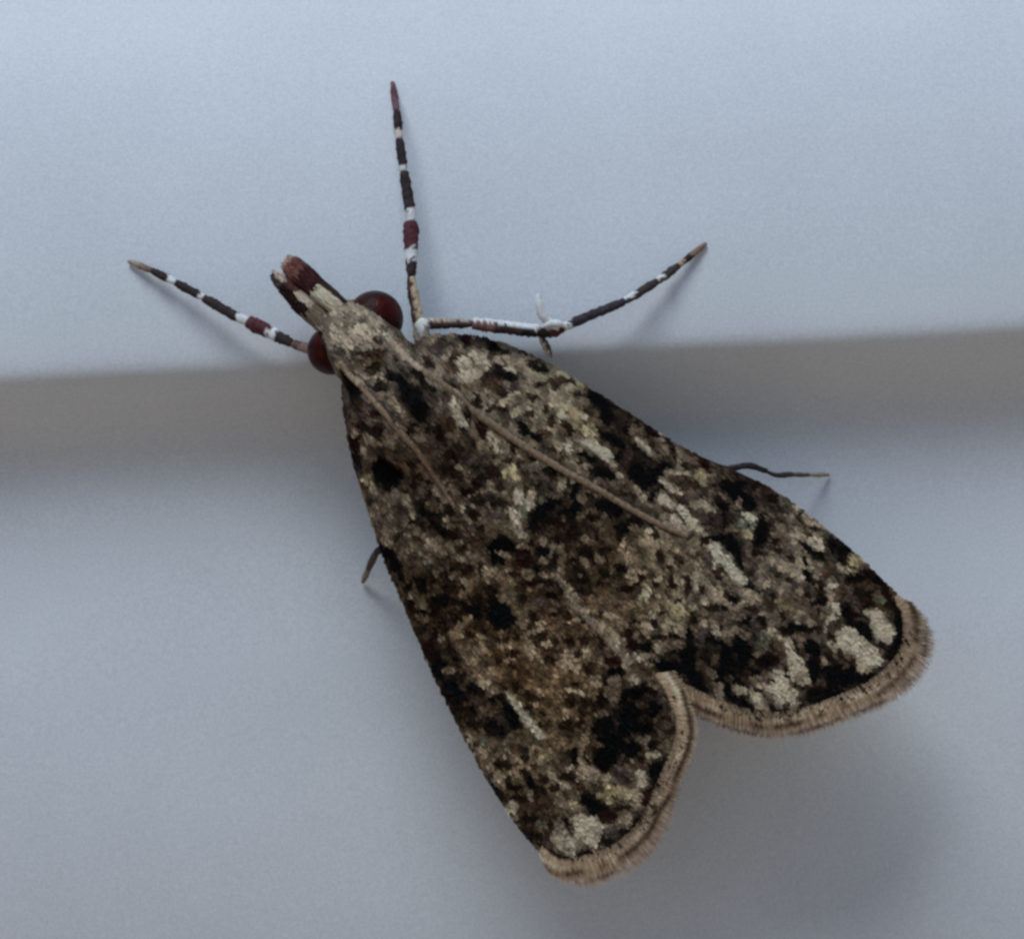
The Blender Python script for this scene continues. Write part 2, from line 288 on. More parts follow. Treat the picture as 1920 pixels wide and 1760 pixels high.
# ------------------------------------------------------------------ pigment of the wings: where the dark, pale and brown scales sit
TONE = dict(k=(10, 6, 4), r=(34, 14, 9), d=(32, 22, 14), b=(64, 48, 34), m=(92, 80, 65), l=(122, 111, 95), p=(141, 134, 118), w=(180, 177, 158),
            y=(134, 124, 96), g=(92, 96, 82), u=(66, 55, 54))
TILES = [
 # (x0, y0, zoom, marks "tone x y rx ry angle")
 (640, 600, 7.333, "p 300 150 150 70 55;w 640 240 110 50 55;p 470 180 70 60;m 170 60;d 480 290 70 40 20;r 430 440 230 45 3;b 450 560 200 90;m 330 590 90 50 -20;d 450 650 130 70 -20;r 740 540 70 50 60;p 90 350 90 70;l 110 440;k 760 800 170 80 45;k 560 930 120 80 45;k 920 950 230 130 55;k 1080 1250 190 130 60;k 1050 750 130 60 40;k 1190 900 140 70 45;m 930 830 120 30 35;l 520 760 90 50;u 1170 1080 90 60;m 650 1060 100 60;l 770 1200 80 70;b 900 1300;d 950 1480 60 100 60;w 1640 1300 140 55 60;l 1540 1210 90 40;u 1380 1100 70 60;b 1450 1440 150 100;d 1350 1540 90 90;u 980 270 140 120 45;p 1080 70 110 90;u 1200 150 90 60;l 1220 260 90 40 -30;d 980 400 50 60;u 1290 430 130 100;r 1200 590 130 60 55;m 1380 640 50 130 60;l 1460 560 50 60;p 1730 770 90 150 70;p 1680 590 120 50 45;l 1830 500 110 60 30;d 1740 290 110 70 30;m 1500 220;b 1560 500 90 80;b 1500 650 90 120;d 1560 900 70 50 40;m 1700 950 60 100;d 1880 1110;k 150 860 220 90 55;d 230 1130 160 90 60;b 290 1200;r 460 1290 80 60;m 140 1320 90 40 50;d 300 1440 80 70;d 490 1500 110 80;l 450 1650 110 50 40;l 200 1600 50 50;r 180 1700 60 110 70;m 680 1100;m 650 1650;l 820 1500 60 100 -40"),
 (860, 600, 7.333, "r 130 270 120 80 30;d 30 240;d 420 340 160 60 30;k 560 420 150 60 10;u 280 330 90 80;p 280 530 190 60 35;p 60 600 60 100 60;p 110 760 110 130;l 40 420;m 200 900 60 130 75;l 320 640 90 50;u 450 680;k 600 740 150 80 40;k 720 830 120 60 25;d 420 800 140 110;d 350 720;b 480 900 130 80;r 600 1020 70 60;u 680 960 80 50;p 690 690 80 40 30;l 560 580 90 40;l 700 510 70 60;l 860 580 110 50 15;r 870 470 80 25 15;d 1030 590 80 60;k 1130 680 120 50 15;m 850 650;l 1000 800 70 90;p 1130 820 90 50;d 1100 890 90 35 20;l 1000 960 180 60 20;r 1020 1050 100 50 10;l 960 870;u 780 950 80 60;m 900 1030 50 90;b 1270 840 50 150 80;d 1500 850 100 50 30;b 1400 850 80 80;d 1360 930 60 60;p 1650 860 150 50 50;p 1480 740 130 40 35;k 1850 1050 80 190 -20;l 1560 1080 80 60 50;y 1720 1120 90 70;y 1600 1250 60 60;p 1720 1310 80 60 20;y 1870 1400 90 50 40;l 1270 1130 130 90;d 270 1130 60 110 -15;d 440 1220 70 60;l 640 1150 90 50;d 560 1210 100 30 20;m 430 1060 120 50 20;d 700 1250 60 70;l 790 1250 80 90 50;d 990 1310 90 60;l 1080 1220 90 40;d 1270 1370 60 90;d 1190 1240 50 50;w 1430 1320 50 90 -15;d 1460 1440 80 50 20;d 1530 1550 60 90;y 1600 1400 60 90;l 1280 1520 60 60;k 900 1480 120 60 50;d 1060 1630 110 60 40;b 1200 1560 70 70;l 1050 1440;b 980 1380;m 1400 1640;w 1830 1690 130 50 35;d 160 1320 80 60 45;r 310 1500 70 120 -25;l 520 1660;m 560 1560;d 740 1680 60 80;b 1730 1480;u 680 1330 60 50;u 740 1390 80 40"),
 (1080, 680, 7.333, "k 320 470 150 110 60;k 400 620 150 80 40;k 600 620 150 50 25;w 720 630 120 30 30;m 930 750 130 40 35;l 1060 820 60 40 30;k 430 760 100 110;b 620 700;b 700 760 80 60;u 640 850 70 70;d 750 740 60 60;r 1020 940 90 70 45;r 1120 1000;p 1220 940 80 60;l 1150 1070 80 40;d 860 810 70 60;l 820 970 100 60;d 680 930 60 50;l 770 900 40 60;p 930 1100 130 50 40;k 470 1040 170 80 20;k 580 1140 130 60 30;b 760 1060;u 740 1200 60 120;d 840 1160 60 80;d 980 1250 120 60 25;m 570 1200;d 1310 1080 60 90;k 1340 1250 40 120 -10;l 1170 1200 80 50;p 1240 1240 60 60;l 1270 1340 70 70;l 1130 1320 60 50;p 1430 1440 60 110 -15;p 1500 1530 70 30;d 1560 1170 70 60;b 1640 1230 110 80;r 1760 1380 110 60 45;b 1650 1450;y 1720 1620 110 90 40;d 1530 1420 50 60;w 220 1140 130 60 35;p 390 1240 120 50 30;k 80 1270 90 50 20;d 270 1330 130 50 25;k 580 1310 80 60;l 510 1400 60 50;k 380 1500 150 90 20;k 500 1580 60 50;l 600 1560 40 90 -30;k 800 1500 130 120 45;k 900 1640 120 120;u 930 1500 50 70;k 1090 1560 100 120;u 1000 1380;d 1180 1450 80 60;p 1280 1680 170 35 30;l 1240 1540 60 40;m 1400 1600 100 80;b 1600 1650 60 45;l 290 1640;m 170 1450;l 40 1480;y 110 740 70 60;w 110 730 60 40 20;y 300 800 110 45 45;y 60 320;l 100 500 60 60;b 130 620;y 200 950 120 90;m 60 1000"),
 (640, 800, 7.333, "r 190 250 70 110 -15;k 220 470 70 140 -15;l 200 130 50 45;l 330 330 60 60;k 600 560 220 110 35;k 640 760 230 100 50;k 780 680 70 110;k 500 620 100 160;d 660 830 100 60;m 440 420;l 400 200 90 40 45;y 340 700 60 80;b 340 620;b 330 860 50 90 -20;l 470 880 140 50 50;d 420 1030 60 50 60;l 760 920 60 60;d 880 880 60 40 40;b 560 1080;b 780 1180 70 90;b 600 1220 60 40;l 920 1000 130 60 45;d 950 530 110 50 40;d 1060 680 90 50;d 980 780 60 50;d 1050 440 60 45;b 720 330 100 50;l 650 220 90 50;m 900 700;l 1000 1180 60 60;d 970 1290 60 50 -20;d 1120 1380 50 100 -30;l 1040 1370 50 45;l 880 1490 50 40;d 1060 1570 130 40 20;l 640 1570 70 60;k 620 1690 130 60 20;d 560 1600;d 1110 1090 60 120 -30;k 1200 1200 130 70 50;d 1300 1350 100 100 50;k 1360 1450 150 80 30;r 1530 1500 70 70;r 1440 1520;b 1280 1450;m 1220 1080 60 50;l 1370 1120 40 70 -30;l 1470 1260 50 40;d 1500 1130 60 120 -35;d 1200 940 50 60;d 1350 990 60 40 30;l 1320 890 70 50 40;d 1230 780;b 1640 1670 90 40 -15;b 1600 1400;d 1800 1220 60 90;d 1590 680 110 50 25;d 1530 560 50 70;l 1650 590 100 40 30;r 1480 360 80 80;d 1560 430 80 60 40;d 1640 310;b 1730 420;d 1740 880 100 50;d 1850 800 70 90;l 1500 840;b 1660 980;l 1850 1080;l 1700 1230 30 150 -30;l 1230 1630 50 70;m 960 1640 120 50;m 1500 1630;u 1300 180 120 80;d 1400 170 80 60 30;d 950 50 60 60;d 1180 40 60 50;d 500 60 90 60"),
 (860, 800, 7.333, "d 60 50;r 330 90 60 80 -30;l 200 100 70 60;l 340 240 120 60 30;p 470 200 60 60;p 530 310 90 40 45;d 730 300 40 120 -10;b 820 260 60 80;d 470 440 60 45;u 330 440 90 50;u 100 480 120 80;d 180 560;r 450 610 90 90;d 540 650;d 240 770 120 80 -50;r 110 900 80 50;d 280 1000 100 80;d 420 970 60 70;u 380 930;l 450 760;l 400 860;d 560 830 50 60;d 680 490 90 30;y 720 600 90 60;y 650 660 60 70;y 760 720 60 70;d 870 480 70 50;r 990 430 50 50;d 850 540;u 980 560 70 40;r 970 640 120 30;k 1220 620 110 70;d 1290 690 60 45;d 1200 510 50 40;l 970 360 60 40;p 1110 480 80 35 40;b 920 740 60 120;d 890 870 40 90;l 1000 960 60 90;g 1000 840;d 1110 820 50 50;u 1190 770 80 50;d 1240 840 60 40;p 1400 830 60 100;l 1320 940 100 40;p 1150 1000;d 1420 670;w 1540 700 80 50 30;k 1620 840 60 90;k 1570 950 60 100;k 1610 1090 80 70;k 1480 1170 160 60 -15;k 1180 1100 160 90 -25;k 1110 1220 140 90 -50;k 1030 1340 100 70 -50;k 1330 1040 110 40;b 1280 1200 40 60;d 1290 1330 60 50;d 1500 780;l 1690 980 50 90;l 1830 880 70 40 40;m 1660 1210 50 50;d 1800 920 60 50;d 1830 1240 100 50;p 800 1000 60 110 -20;p 930 1080 130 70;p 760 1200 70 120 -30;p 810 1380 60 130 -30;p 880 1480 60 50;u 780 1110 50 45;u 440 1180 90 60;m 600 1330 140 110;u 600 1230 70 50;l 330 1290 60 45;d 560 1080 120 40;d 190 1220 60 100 -30;d 300 1390 60 60;m 420 1380;g 870 1200 50 120;k 560 1580 120 100;k 680 1640 120 90 30;k 520 1690 120 60;b 260 1580 130 90;d 60 1680 70 60;l 1170 1560 60 50;d 1010 1590 60 45;r 1320 1560 60 90;d 1180 1690 90 70;r 920 1720 90 50;l 1400 1670 60 60;r 1400 1350 80 50;l 1430 1260 40 60;d 1560 1320 70 60;d 1570 1470 80 100;b 1250 1450;d 1080 1400;m 1700 1400;d 1830 1420 80 50;m 1740 1540;u 1840 1480;d 1740 1690 90 70;d 1260 1720;k 890 30 110 50 50;k 1060 150 110 60 35;b 1200 100 70 60;l 1290 40 50 45;d 1530 90 60 80;l 1340 250 60 100;d 1460 410 60 40;d 1280 310 100 35 30;p 1500 270 60 80;w 1830 230 130 50 35;l 1600 500;k 1690 390 100 60;k 1830 460 70 60;d 1660 500;l 1800 560 60 40;d 1880 620 60 90"),
 (1080, 880, 7.333, "k 380 60 150 70 15;k 500 120 60 50;l 600 80 40 80 -30;k 830 90 140 110 40;k 1080 120 90 130;k 930 200 70 120;p 1270 230 140 40 30;p 1380 290 80 35 30;l 1450 40 110 35 25;m 1380 130 110 70;u 1130 220;d 1150 260 70 45;y 1700 130 110 60 40;b 1560 160;b 1640 200 70 50;d 680 340 120 40 30;d 760 370;b 600 270;l 830 300 80 40 40;k 1050 400 80 50 30;l 940 400 60 50;p 1210 400 100 60 20;p 1290 480 110 40 25;w 1490 590 130 50 50;p 1600 690 90 35 30;p 1370 700 110 50 45;l 1220 640 80 50;p 1440 790 140 40 25;p 1700 820 80 60 -20;b 1280 550 130 40 15;b 1400 390;d 1470 460 110 40 25;u 1480 400 90 60;l 1700 480 140 40 35;l 1840 560 60 60;b 1640 580 130 50 35;b 1510 710 110 35 25;u 1800 700 60 100;b 1620 930;d 1780 880 60 50;r 1780 990 100 40;k 1860 980;w 1890 1180 40 150 -5;u 1810 1200 60 100;b 1600 1170 120 40;m 1650 960 60 70;l 1500 900;b 1280 850 180 50 25;d 1000 700 60 80 -30;d 1060 850 50 140 -20;k 350 480 110 90;k 520 560 120 110;k 640 820 110 150;k 460 640;d 800 690 90 60 20;l 790 800 60 50;p 970 850 60 60;l 910 980 50 80;d 870 740;r 560 940;l 120 200;k 20 260 40 70;k 20 510 40 70;l 90 420;l 220 560 60 40;d 240 650 110 40 15;l 360 630 40 40;b 200 840;u 240 890 50 45;d 290 900;l 150 970 110 40 20;d 130 1110 90 90;d 210 1240 60 60;d 370 1110 110 50;l 640 1050 50 130;d 690 1080 40 60;l 720 1200 60 80;l 300 1200 110 40 40;l 1040 1170 50 110;l 1270 1060 60 70;d 1160 1190 70 90;d 1390 1270 60 90 -30;b 1300 1150;l 1320 1310 60 50;l 840 1390 110 40 15;d 600 1330 90 50;d 650 1380;r 880 1490 90 50 40;m 780 1530 80 60;l 1150 1400 60 80;l 1120 1500 50 60;d 1080 1590 60 60;d 1330 1540 80 110;d 1320 1400 60 40;d 1390 1590;l 1440 1640 40 130;b 1520 1600 50 160;m 1600 1430 70 80;l 1700 1400 50 120 -30;l 1740 1530 130 50 20;b 1720 1660 60 80;p 970 1720 50 45;d 80 1520 90 50;d 300 1560 60 50;b 350 1680;d 400 1440 60 50;d 80 1390;m 200 1380;m 480 1380;r 720 1640 120 50"),
 (1300, 840, 7.333, "d 60 80 60 90;r 130 200 90 60 40;d 210 310 60 60;d 300 140 80 50;d 580 190 90 50;u 460 250;u 640 300 100 60;r 700 330;y 100 380 100 90 30;b 30 520;b 250 280;u 560 370;d 270 500;k 480 520 130 90 20;k 600 630 140 100 45;k 780 780 110 90 40;k 620 500 80 60;u 410 660 90 50 20;l 400 650 60 45;k 410 800 110 80 30;d 320 700;k 420 880 60 60;u 780 500 60 90;d 850 530 50 80;b 1000 600 110 90;r 1100 690 90 60 35;u 950 720 110 60;u 1080 830;d 860 400;l 640 760 40 80;w 770 960 80 60;g 660 1080 130 120;g 800 1120 50 90;m 560 1130 110 70;y 700 1200 100 60;d 780 1060 30 40;k 980 1000 90 110;k 950 1180 120 120;k 900 1300 110 60;d 1000 930 60 50;k 430 1260 140 70 10;k 540 1360 110 110;k 620 1500 80 150 -20;k 300 1250;d 440 1010 50 80;u 340 1030 60 120;l 40 1100 110 50;r 200 1240 110 40;p 210 830 110 40 40;w 300 1380 80 60 50;w 390 1500 90 90 45;w 480 1590 110 70 45;w 590 1690 90 50 45;u 200 1560 80 100;m 110 1430;d 350 1700 80 60;l 1040 920 60 60;p 1420 820 50 40;d 1450 980 70 60;l 1300 960 80 50;b 1240 1030;p 1220 1130 110 60 30;l 1090 1190 60 40;d 1140 1260;l 1400 1220 110 50 30;d 1590 1210 50 40;d 1650 1110 70 50;b 1500 1050;l 1620 1000 100 40;l 1780 1090 60 60;w 1730 1350 70 90;p 1640 1290 90 50 30;d 1550 1360 180 35 30;d 1680 1440 130 40 30;l 1420 1500 50 120 -20;l 1500 1620 60 90;k 1580 1540 60 90;l 1640 1560 25 100;d 1330 1520 50 70;l 1060 1530 70 90;m 820 1510 90 60;d 1180 1480 30 60;b 900 1600;u 840 1640;l 1250 1640 80 60;d 1580 1700 80 60;k 1880 1300 50 150;d 1150 1400 80 40;m 1050 1400;u 1060 1350 80 50;m 1250 1420;d 900 1430 90 70"),
 (1500, 960, 6.517, "k 520 380 150 150 60;k 560 520 110 120;u 440 270 60 50;d 620 640 90 60;y 730 560 90 120 45;y 850 600 80 60;l 640 720 130 35 10;p 560 690;d 640 830 100 60;b 740 860 120 50;d 830 770 80 70;r 900 740 60 120;k 970 830 80 70;b 1020 760 60 45;d 1060 960 80 110;d 780 980 130 40 -10;b 900 940;m 940 1040 60 60;r 1060 1050 60 110 -20;b 790 1060;d 830 1140 70 50;g 970 1110 60 50;m 1190 980 70 60;d 1260 1020 60 60;d 1130 870 100 40 50;d 1110 1130 80 60;k 1220 1290 80 160 -10;d 1290 1150 90 50;b 1330 1210 60 60;b 1390 1300 90 50 60;k 1200 1480 100 150 15;k 1260 1580 60 110;p 860 1230 80 60;p 1010 1300 90 80 40;p 930 1340 100 70;u 1100 1380 40 60;p 1080 1520 80 100;p 980 1500 80 90;k 830 1460 150 60 50;d 970 1620;k 640 1330 130 110 60;k 560 1160 70 80;r 620 1240 60 80;k 720 1410;u 690 1100 90 50 40;u 730 1330;w 410 870 50 50;l 370 980 50 100;l 400 1160 70 70;d 500 970 60 50;l 320 1280 110 50 -20;l 290 1400 50 110;p 620 1500 130 60 35;p 700 1580 170 90 30;p 850 1680 120 60 40;l 500 1560 80 90;d 380 1550 50 100;k 130 440 150 30 30;k 240 560 110 50 30;p 210 400 90 60 30;l 130 130 130 40 20;d 160 190;b 100 280;k 90 800 90 60;r 150 850;l 240 760 50 40;d 260 870 50 60;d 280 1060 90 70;k 160 1110;l 130 640 30 90;k 70 580 40 70;k 150 1670 80 80;d 100 1400 110 60;l 40 1250 110 40 45;l 470 660;u 400 700;b 340 700 60 90;l 1300 1380 40 60 -20;b 1440 1380 80 40 40"),
 (700, 1010, 7.333, "l 200 40 80 50;k 250 220 150 90 55;k 330 380 120 110 60;k 400 500 70 60;m 500 120 110 60;l 830 90 60 60;g 650 180 40 60;g 770 340 80 60;b 1010 260 70 40 20;b 640 30 100 30 20;d 1220 130 70 40;m 700 430;l 1190 230 50 45;l 1370 230 90 50;d 1150 370 110 60 -20;r 1300 430 80 70;k 1490 440 50 80 -20;d 1000 500 70 70;d 850 560 110 60 20;b 700 510 100 30;k 670 650 100 110;d 600 580;k 500 660 60 60;d 430 560;l 1080 500 50 40;l 860 490 60 35 40;l 1270 600 110 50 40;l 1300 680 60 60;d 1240 680 60 40;l 1250 780 60 40 30;d 1050 700 130 50 10;b 1000 620 130 40;b 800 670 60 60;l 580 800 110 40 10;l 680 890 80 70;r 530 920 80 60 50;d 680 1020 80 50;r 560 1010;k 930 850 120 90 -10;d 820 930 70 60;d 1110 850 90 50;b 1020 930;k 1280 920 110 60 40;k 1410 1010 80 80;d 1190 1060 90 110;b 1000 1040 90 70;d 970 1140 90 60;m 1180 930;l 1320 1080 60 60;l 1240 1190 80 60;u 1060 1150;m 680 1080 110 50;d 690 1210 70 70;b 830 1180;d 1000 1250 60 50;l 1160 1290 120 90;l 920 1370 60 40;d 830 1330 50 60;r 740 1470 120 90 55;d 760 1570 90 80 40;d 870 1620 80 50;k 960 1700 110 40 30;d 640 1280;m 1130 1420 130 70;m 1400 1450 130 90;p 1480 1330 60 50;r 1360 1310 50 70;b 1320 1230;d 1140 1680 90 30;r 1120 1550 90 40 20;m 1300 1620;m 950 1500;l 1540 1530 40 60;d 1580 680 160 70 25;k 1720 900 170 130 40;k 1640 1080 110 100 45;k 1800 1150 90 120;r 1700 1230;d 1700 60;k 1790 80 120 110;r 1800 200;k 1700 280 100 120;l 1750 230 60 40;l 1600 420 110 80;m 1550 570;l 1760 820 90 50 40;d 1780 1380 60 50;l 1760 1280 40 40;b 1700 1550"),
 (920, 1010, 7.333, "k 160 120 170 130;k 90 310 90 90;l 190 230 110 30 20;l 370 80;r 450 270 130 140;d 560 320 80 60;k 640 380 60 70;l 520 430 80 50;l 750 490 70 40 20;k 740 160 80 80 40;l 730 270 50 50;l 850 180 30 130;d 900 280 40 150;d 560 40;m 1000 280 40 180;d 1270 150 80 80;d 1370 270 80 70;d 1540 150 120 60 -10;d 1150 310 90 40;l 1440 250;l 1280 340 80 40 50;l 1000 400 50 60;d 1220 430 120 40 25;l 1200 490;d 300 480 130 40;l 60 440 90 60;l 270 580 60 60;r 540 600 140 60;k 760 600 110 40 -8;d 870 570 80 40;d 950 680 100 40 60;u 830 690 70 50;d 420 840 90 60 -25;b 620 780 130 50;k 880 800 120 50 25;u 680 860 110 60;u 950 910;d 1270 580 110 40 15;d 1070 590;d 1480 610 50 40;b 1550 700 80 70;d 1290 720 110 30 15;l 1120 720 140 30 55;l 980 560 110 30 55;d 1560 450 90 50 30;d 1790 400 80 70;k 1840 410;l 1870 240;b 1300 880 90 50;l 1090 940 70 40;l 1350 970 90 40 45;d 860 1030 90 60;d 600 1060 50 130 -10;d 560 1000 60 40;b 720 1040;d 1060 1040 70 60 40;k 1300 1090 120 80 20;l 1150 1140 90 40;d 1030 1160 40 60;l 680 1170 40 45;m 960 1200 40 110;l 620 1270 110 30 -15;b 850 1150;d 1500 1040 40 60;l 1640 1050 90 50;b 1200 1210;l 1540 1220 140 50 50;l 1680 1350 130 110 45;d 1500 1330 60 80;k 1870 1330 60 90;d 1300 1400 70 90;d 720 1340 70 50;d 650 1440 50 60;l 780 1440 90 50;d 880 1420 60 50;d 1080 1440 110 50 15;b 1080 1340;b 780 1560 90 60;d 820 1680 100 70;l 1060 1550 90 60;p 1310 1600 70 80;d 1180 1600 50 60;d 1680 1530 60 40;u 1500 1560 90 80;d 1650 1690 90 60;l 1880 1690;l 1130 1700;m 980 1680;l 550 1500 60 130;l 640 1640 110 60 55;d 130 1370 80 60;d 370 1370 50 60;l 160 1290;l 180 1480 90 60;r 300 1580 130 40;d 100 1680 80 60 -40;l 260 1660 110 40;b 500 1680;k 150 960 200 130 45;k 200 1100 170 130;r 250 1180;m 440 1130 90 110;l 180 820 110 50 45;d 20 760 40 80"),
 (1140, 1080, 7.333, "b 300 60;l 350 40 80 50 40;r 330 170 150 50 -15;b 50 220;l 660 40;d 640 110 70 30 40;d 880 100 100 60 50;l 970 60 40 80;d 1080 130 40 140;l 1010 200;p 1200 100 60 150;d 1280 190 60 110 -15;l 1400 120 60 60;l 1310 350 90 40;l 1520 220 40 120;d 1540 30 70 40;k 1720 300 100 50 25;r 1620 240 60 40 40;l 1640 370 110 40 25;p 1800 30 90 60;w 550 280 50 80;l 440 320;m 640 380 110 40 -10;l 760 300 80 40;b 800 240;y 950 460 90 60 45;y 1010 540 80 60;l 870 360 50 45;p 620 530 70 60 40;d 750 540 50 50;p 600 700 70 50;l 480 660;d 650 650 40 50;l 820 650 80 50;l 990 770 70 40 30;d 980 330 60 40;l 1170 430 80 40 30;d 1150 580 40 110;d 330 640 60 60;r 270 800 60 70;d 440 820 70 40;d 700 830 150 40;d 920 850 130 35;k 1120 810 80 110;k 430 950 160 70;d 540 1000 50 60;r 330 940;p 720 970 110 60 30;l 980 940 100 40;l 560 1120 120 60 -20;p 430 1130 90 40 45;l 550 1230 50 30;d 900 1040 80 40;b 820 1060;u 900 1160 100 50;k 1080 1100 100 120;k 720 1220 90 70;k 800 1380 110 100 45;k 960 1300 120 140;k 1120 1230 90 130;r 1160 1020 110 60;u 1000 1400 110 60;k 1180 1380 100 130;k 1000 1580 160 110;k 1260 1560 90 160;m 1270 1240 100 50 45;m 1450 1350 80 40 30;m 1470 1170 70 80;g 1480 1150;k 1600 1150 90 130;k 1640 1330 100 60;u 1720 1060 60 60;k 1840 1150 80 160;k 1480 900 130 90;u 1290 830 70 110;l 1290 670 40 60;d 1430 420 100 50 -10;u 1540 540 90 60;k 1600 450 70 50;l 1450 700 110 50 55;l 1550 800 70 50;d 1550 680 40 80;p 1690 790 90 140;l 1860 810 60 50 30;d 1840 640;d 1870 950 60 110;b 1250 560;b 1350 560;m 1300 500;l 1640 1410 80 50;d 1560 1480 110 40 45;p 1500 1560 90 60 50;p 1790 1560 130 50 20;k 1680 1640 60 80;l 1400 1650 90 50 40;u 640 1650 110 80;k 350 1620 150 90;r 600 1540;l 360 1440 80 80;l 80 1600 80 140;l 100 1440 80 50;k 120 1310 130 60;r 100 1160 110 60;l 260 1140 60 45;b 380 1270;m 500 1380;m 740 1480 120 80 50;d 60 1020 60 40;l 130 880 110 90;l 60 560 80 60;d 640 1540 110 50;r 820 1640;l 880 1700"),
 (1360, 1060, 7.333, "w 120 60 130 80 50;p 180 160 70 60;d 240 40 60 60;k 340 280 90 90;u 420 150;d 500 340 50 40;l 560 240 60 70;d 710 150 90 40;r 840 220 60 50 50;l 780 80;l 920 100 90 70;l 1010 210 100 40;k 1140 140 90 80;u 950 320 60 60;l 770 300 60 60;d 660 410 50 50;y 760 500 70 110 -20;y 900 560 60 80;l 460 400 70 60;l 340 420 80 50 40;k 100 460 80 50 20;r 40 400;l 240 500;b 600 520 90 60;d 410 590 110 50 35;k 340 770 110 60;k 510 770 70 80;u 430 740;u 420 820 100 60;l 540 640 60 40;l 1020 640 80 50;p 1000 740 60 60;p 1150 760 90 40 45;d 780 690 50 70;m 880 700;k 900 850 220 60 -5;k 1040 810;k 820 930 90 60;m 1010 940 90 60;d 1190 880 110 40;d 1280 650;d 1200 510 70 60;k 1320 470 100 80;d 1300 330 50 130;d 1100 400 50 50;l 1010 390;w 1480 240 60 60;l 1430 380 40 100;b 1590 370 110 50;p 1540 580 60 80;g 1440 600 70 40;p 1440 720 110 40 -10;p 1350 820 50 100;k 1680 640 90 110;r 1770 760 60 60;u 1740 500 110 50 40;u 1830 770;k 1860 850 110 80 45;k 1780 190 130 60;b 1830 280;d 1820 400 90 50;l 1700 90 130 40;p 1720 1000 170 80 30;p 1800 1150 150 110 30;p 1600 1080 120 60 20;p 1850 1320 90 90;m 1690 1200;d 1430 1000 60 110 -15;u 1360 960 50 40;m 1060 1080 80 50;d 980 1110 120 40 55;k 1190 1130 90 100;m 1120 1250 60 40;k 1240 1330 80 130 -20;d 1410 1210 90 60;l 1350 1310 60 50;u 1460 1230;d 1560 1320 120 50 30;p 600 890 80 70 40;l 700 990 110 30 35;p 880 1100 110 60 55;p 920 1230 100 70 60;p 980 1430 140 80 65;l 1080 1520 70 110;m 1030 1520;d 1040 1280 40 70;l 80 930 80 140;l 270 940 80 60;u 330 1080 80 60;g 500 1020 90 110;y 680 1060 60 50;l 520 1160 80 60;k 180 1080 110 100;k 120 1250 130 130;d 280 1300 90 150;b 720 1200 110 60;d 520 1280 110 80 -20;d 640 1350;b 780 1280;m 370 1340;d 400 1440 90 60;k 420 1520;d 840 1440 90 40 60;p 700 1520 110 60 30;w 760 1560 60 90;p 820 1640 110 90;d 590 1580 50 40;l 540 1660 90 50;l 420 1560 60 45;b 280 1540 40 80;k 200 1620 110 60 20;l 180 1700 130 30;k 40 1500 50 120;k 1200 1500 60 160;k 1440 1480 160 130;k 1650 1560 160 90;d 1320 1560 40 60;d 1740 1440 70 50 30;k 1000 1690 90 50 30;m 1220 1660 110 40 20;k 1500 1650"),
 (1240, 1180, 7.333, "l 40 50;l 250 40 60 40;d 120 120 150 30;k 380 60 60 120;l 250 210 100 40;l 50 240 60 50;d 200 310 60 30;u 560 100 50 90;u 160 420 120 50;k 380 300 100 130;k 150 590 130 90;k 250 700;k 480 720 130 120 50;k 330 480 60 110;u 290 680 100 40 20;k 240 840 90 70;k 560 860 80 80;m 560 500 120 40 45;m 740 430 80 90;k 900 340 100 120;k 830 600 60 60;u 1040 350 60 60;k 1150 340 110 140;l 940 110 110 100;p 740 70 90 50 50;k 1050 160 60 90;l 1130 70 70 50 30;u 1210 190 60 50;g 1370 180 70 150;l 1380 300 80 40;b 1560 190 60 50;d 1500 430 120 80 -20;k 1300 590 60 60;d 1380 420 70 60;b 1630 380;p 1740 250 120 50 60;p 1800 400 110 60 60;p 1840 600 140 60 60;p 1650 620 50 40;k 820 730 130 50 40;k 930 860 110 60 50;l 730 640 60 50;p 800 880 120 70 60;l 680 940 110 50 45;u 900 690 50 60;d 1060 720 60 50;k 1080 1000 180 90 30;k 1220 1110 160 80 20;r 1330 1150 80 60;d 950 950;p 1080 840 110 60 20;p 1280 930 140 90 15;d 1190 940 40 40;l 1350 1040 60 50;l 1270 690 60 50;d 1330 820 60 30 20;p 1560 760 150 110;w 1700 720 80 90;p 1650 900 110 100;d 1480 690 50 40;k 1670 1130 180 80;k 1510 1060 100 50 60;k 1830 1120 90 60;d 1840 840 50 60;u 1850 940;l 1800 1010;d 310 950 50 50;d 440 1050 50 50;d 560 960 60 50 60;d 780 1070 60 50;b 650 1100;k 880 1170 90 90;r 600 1180 90 30;p 1000 1180 40 80;m 1140 1200 40 50;m 420 900;m 230 900;d 1250 1230;u 650 900"),
 (1480, 1160, 6.194, "k 640 640 200 100 30;k 530 860 160 100 20;k 900 680 120 90;k 1200 430 110 130 20;k 1290 160 80 200 8;u 1040 570 100 60 -35;k 300 900 140 130 60;d 40 1080 90 80;k 340 1060;p 780 330 230 110 35;w 960 470 110 80 40;p 880 560 90 60;l 620 230;p 640 130 70 40 40;m 700 420;l 500 330 90 40 30;d 470 440 100 40 35;k 260 350 90 100;u 220 440;k 270 600 70 120;l 390 480 40 60;p 110 560 130 70 60;p 140 700 80 80;p 20 380;k 850 170 160 50 40;p 1070 120 130 120 50;p 1140 220 80 50 20;m 660 560;u 380 690 50 45;d 300 790;p 30 880 60 90;l 90 990 60 45"),
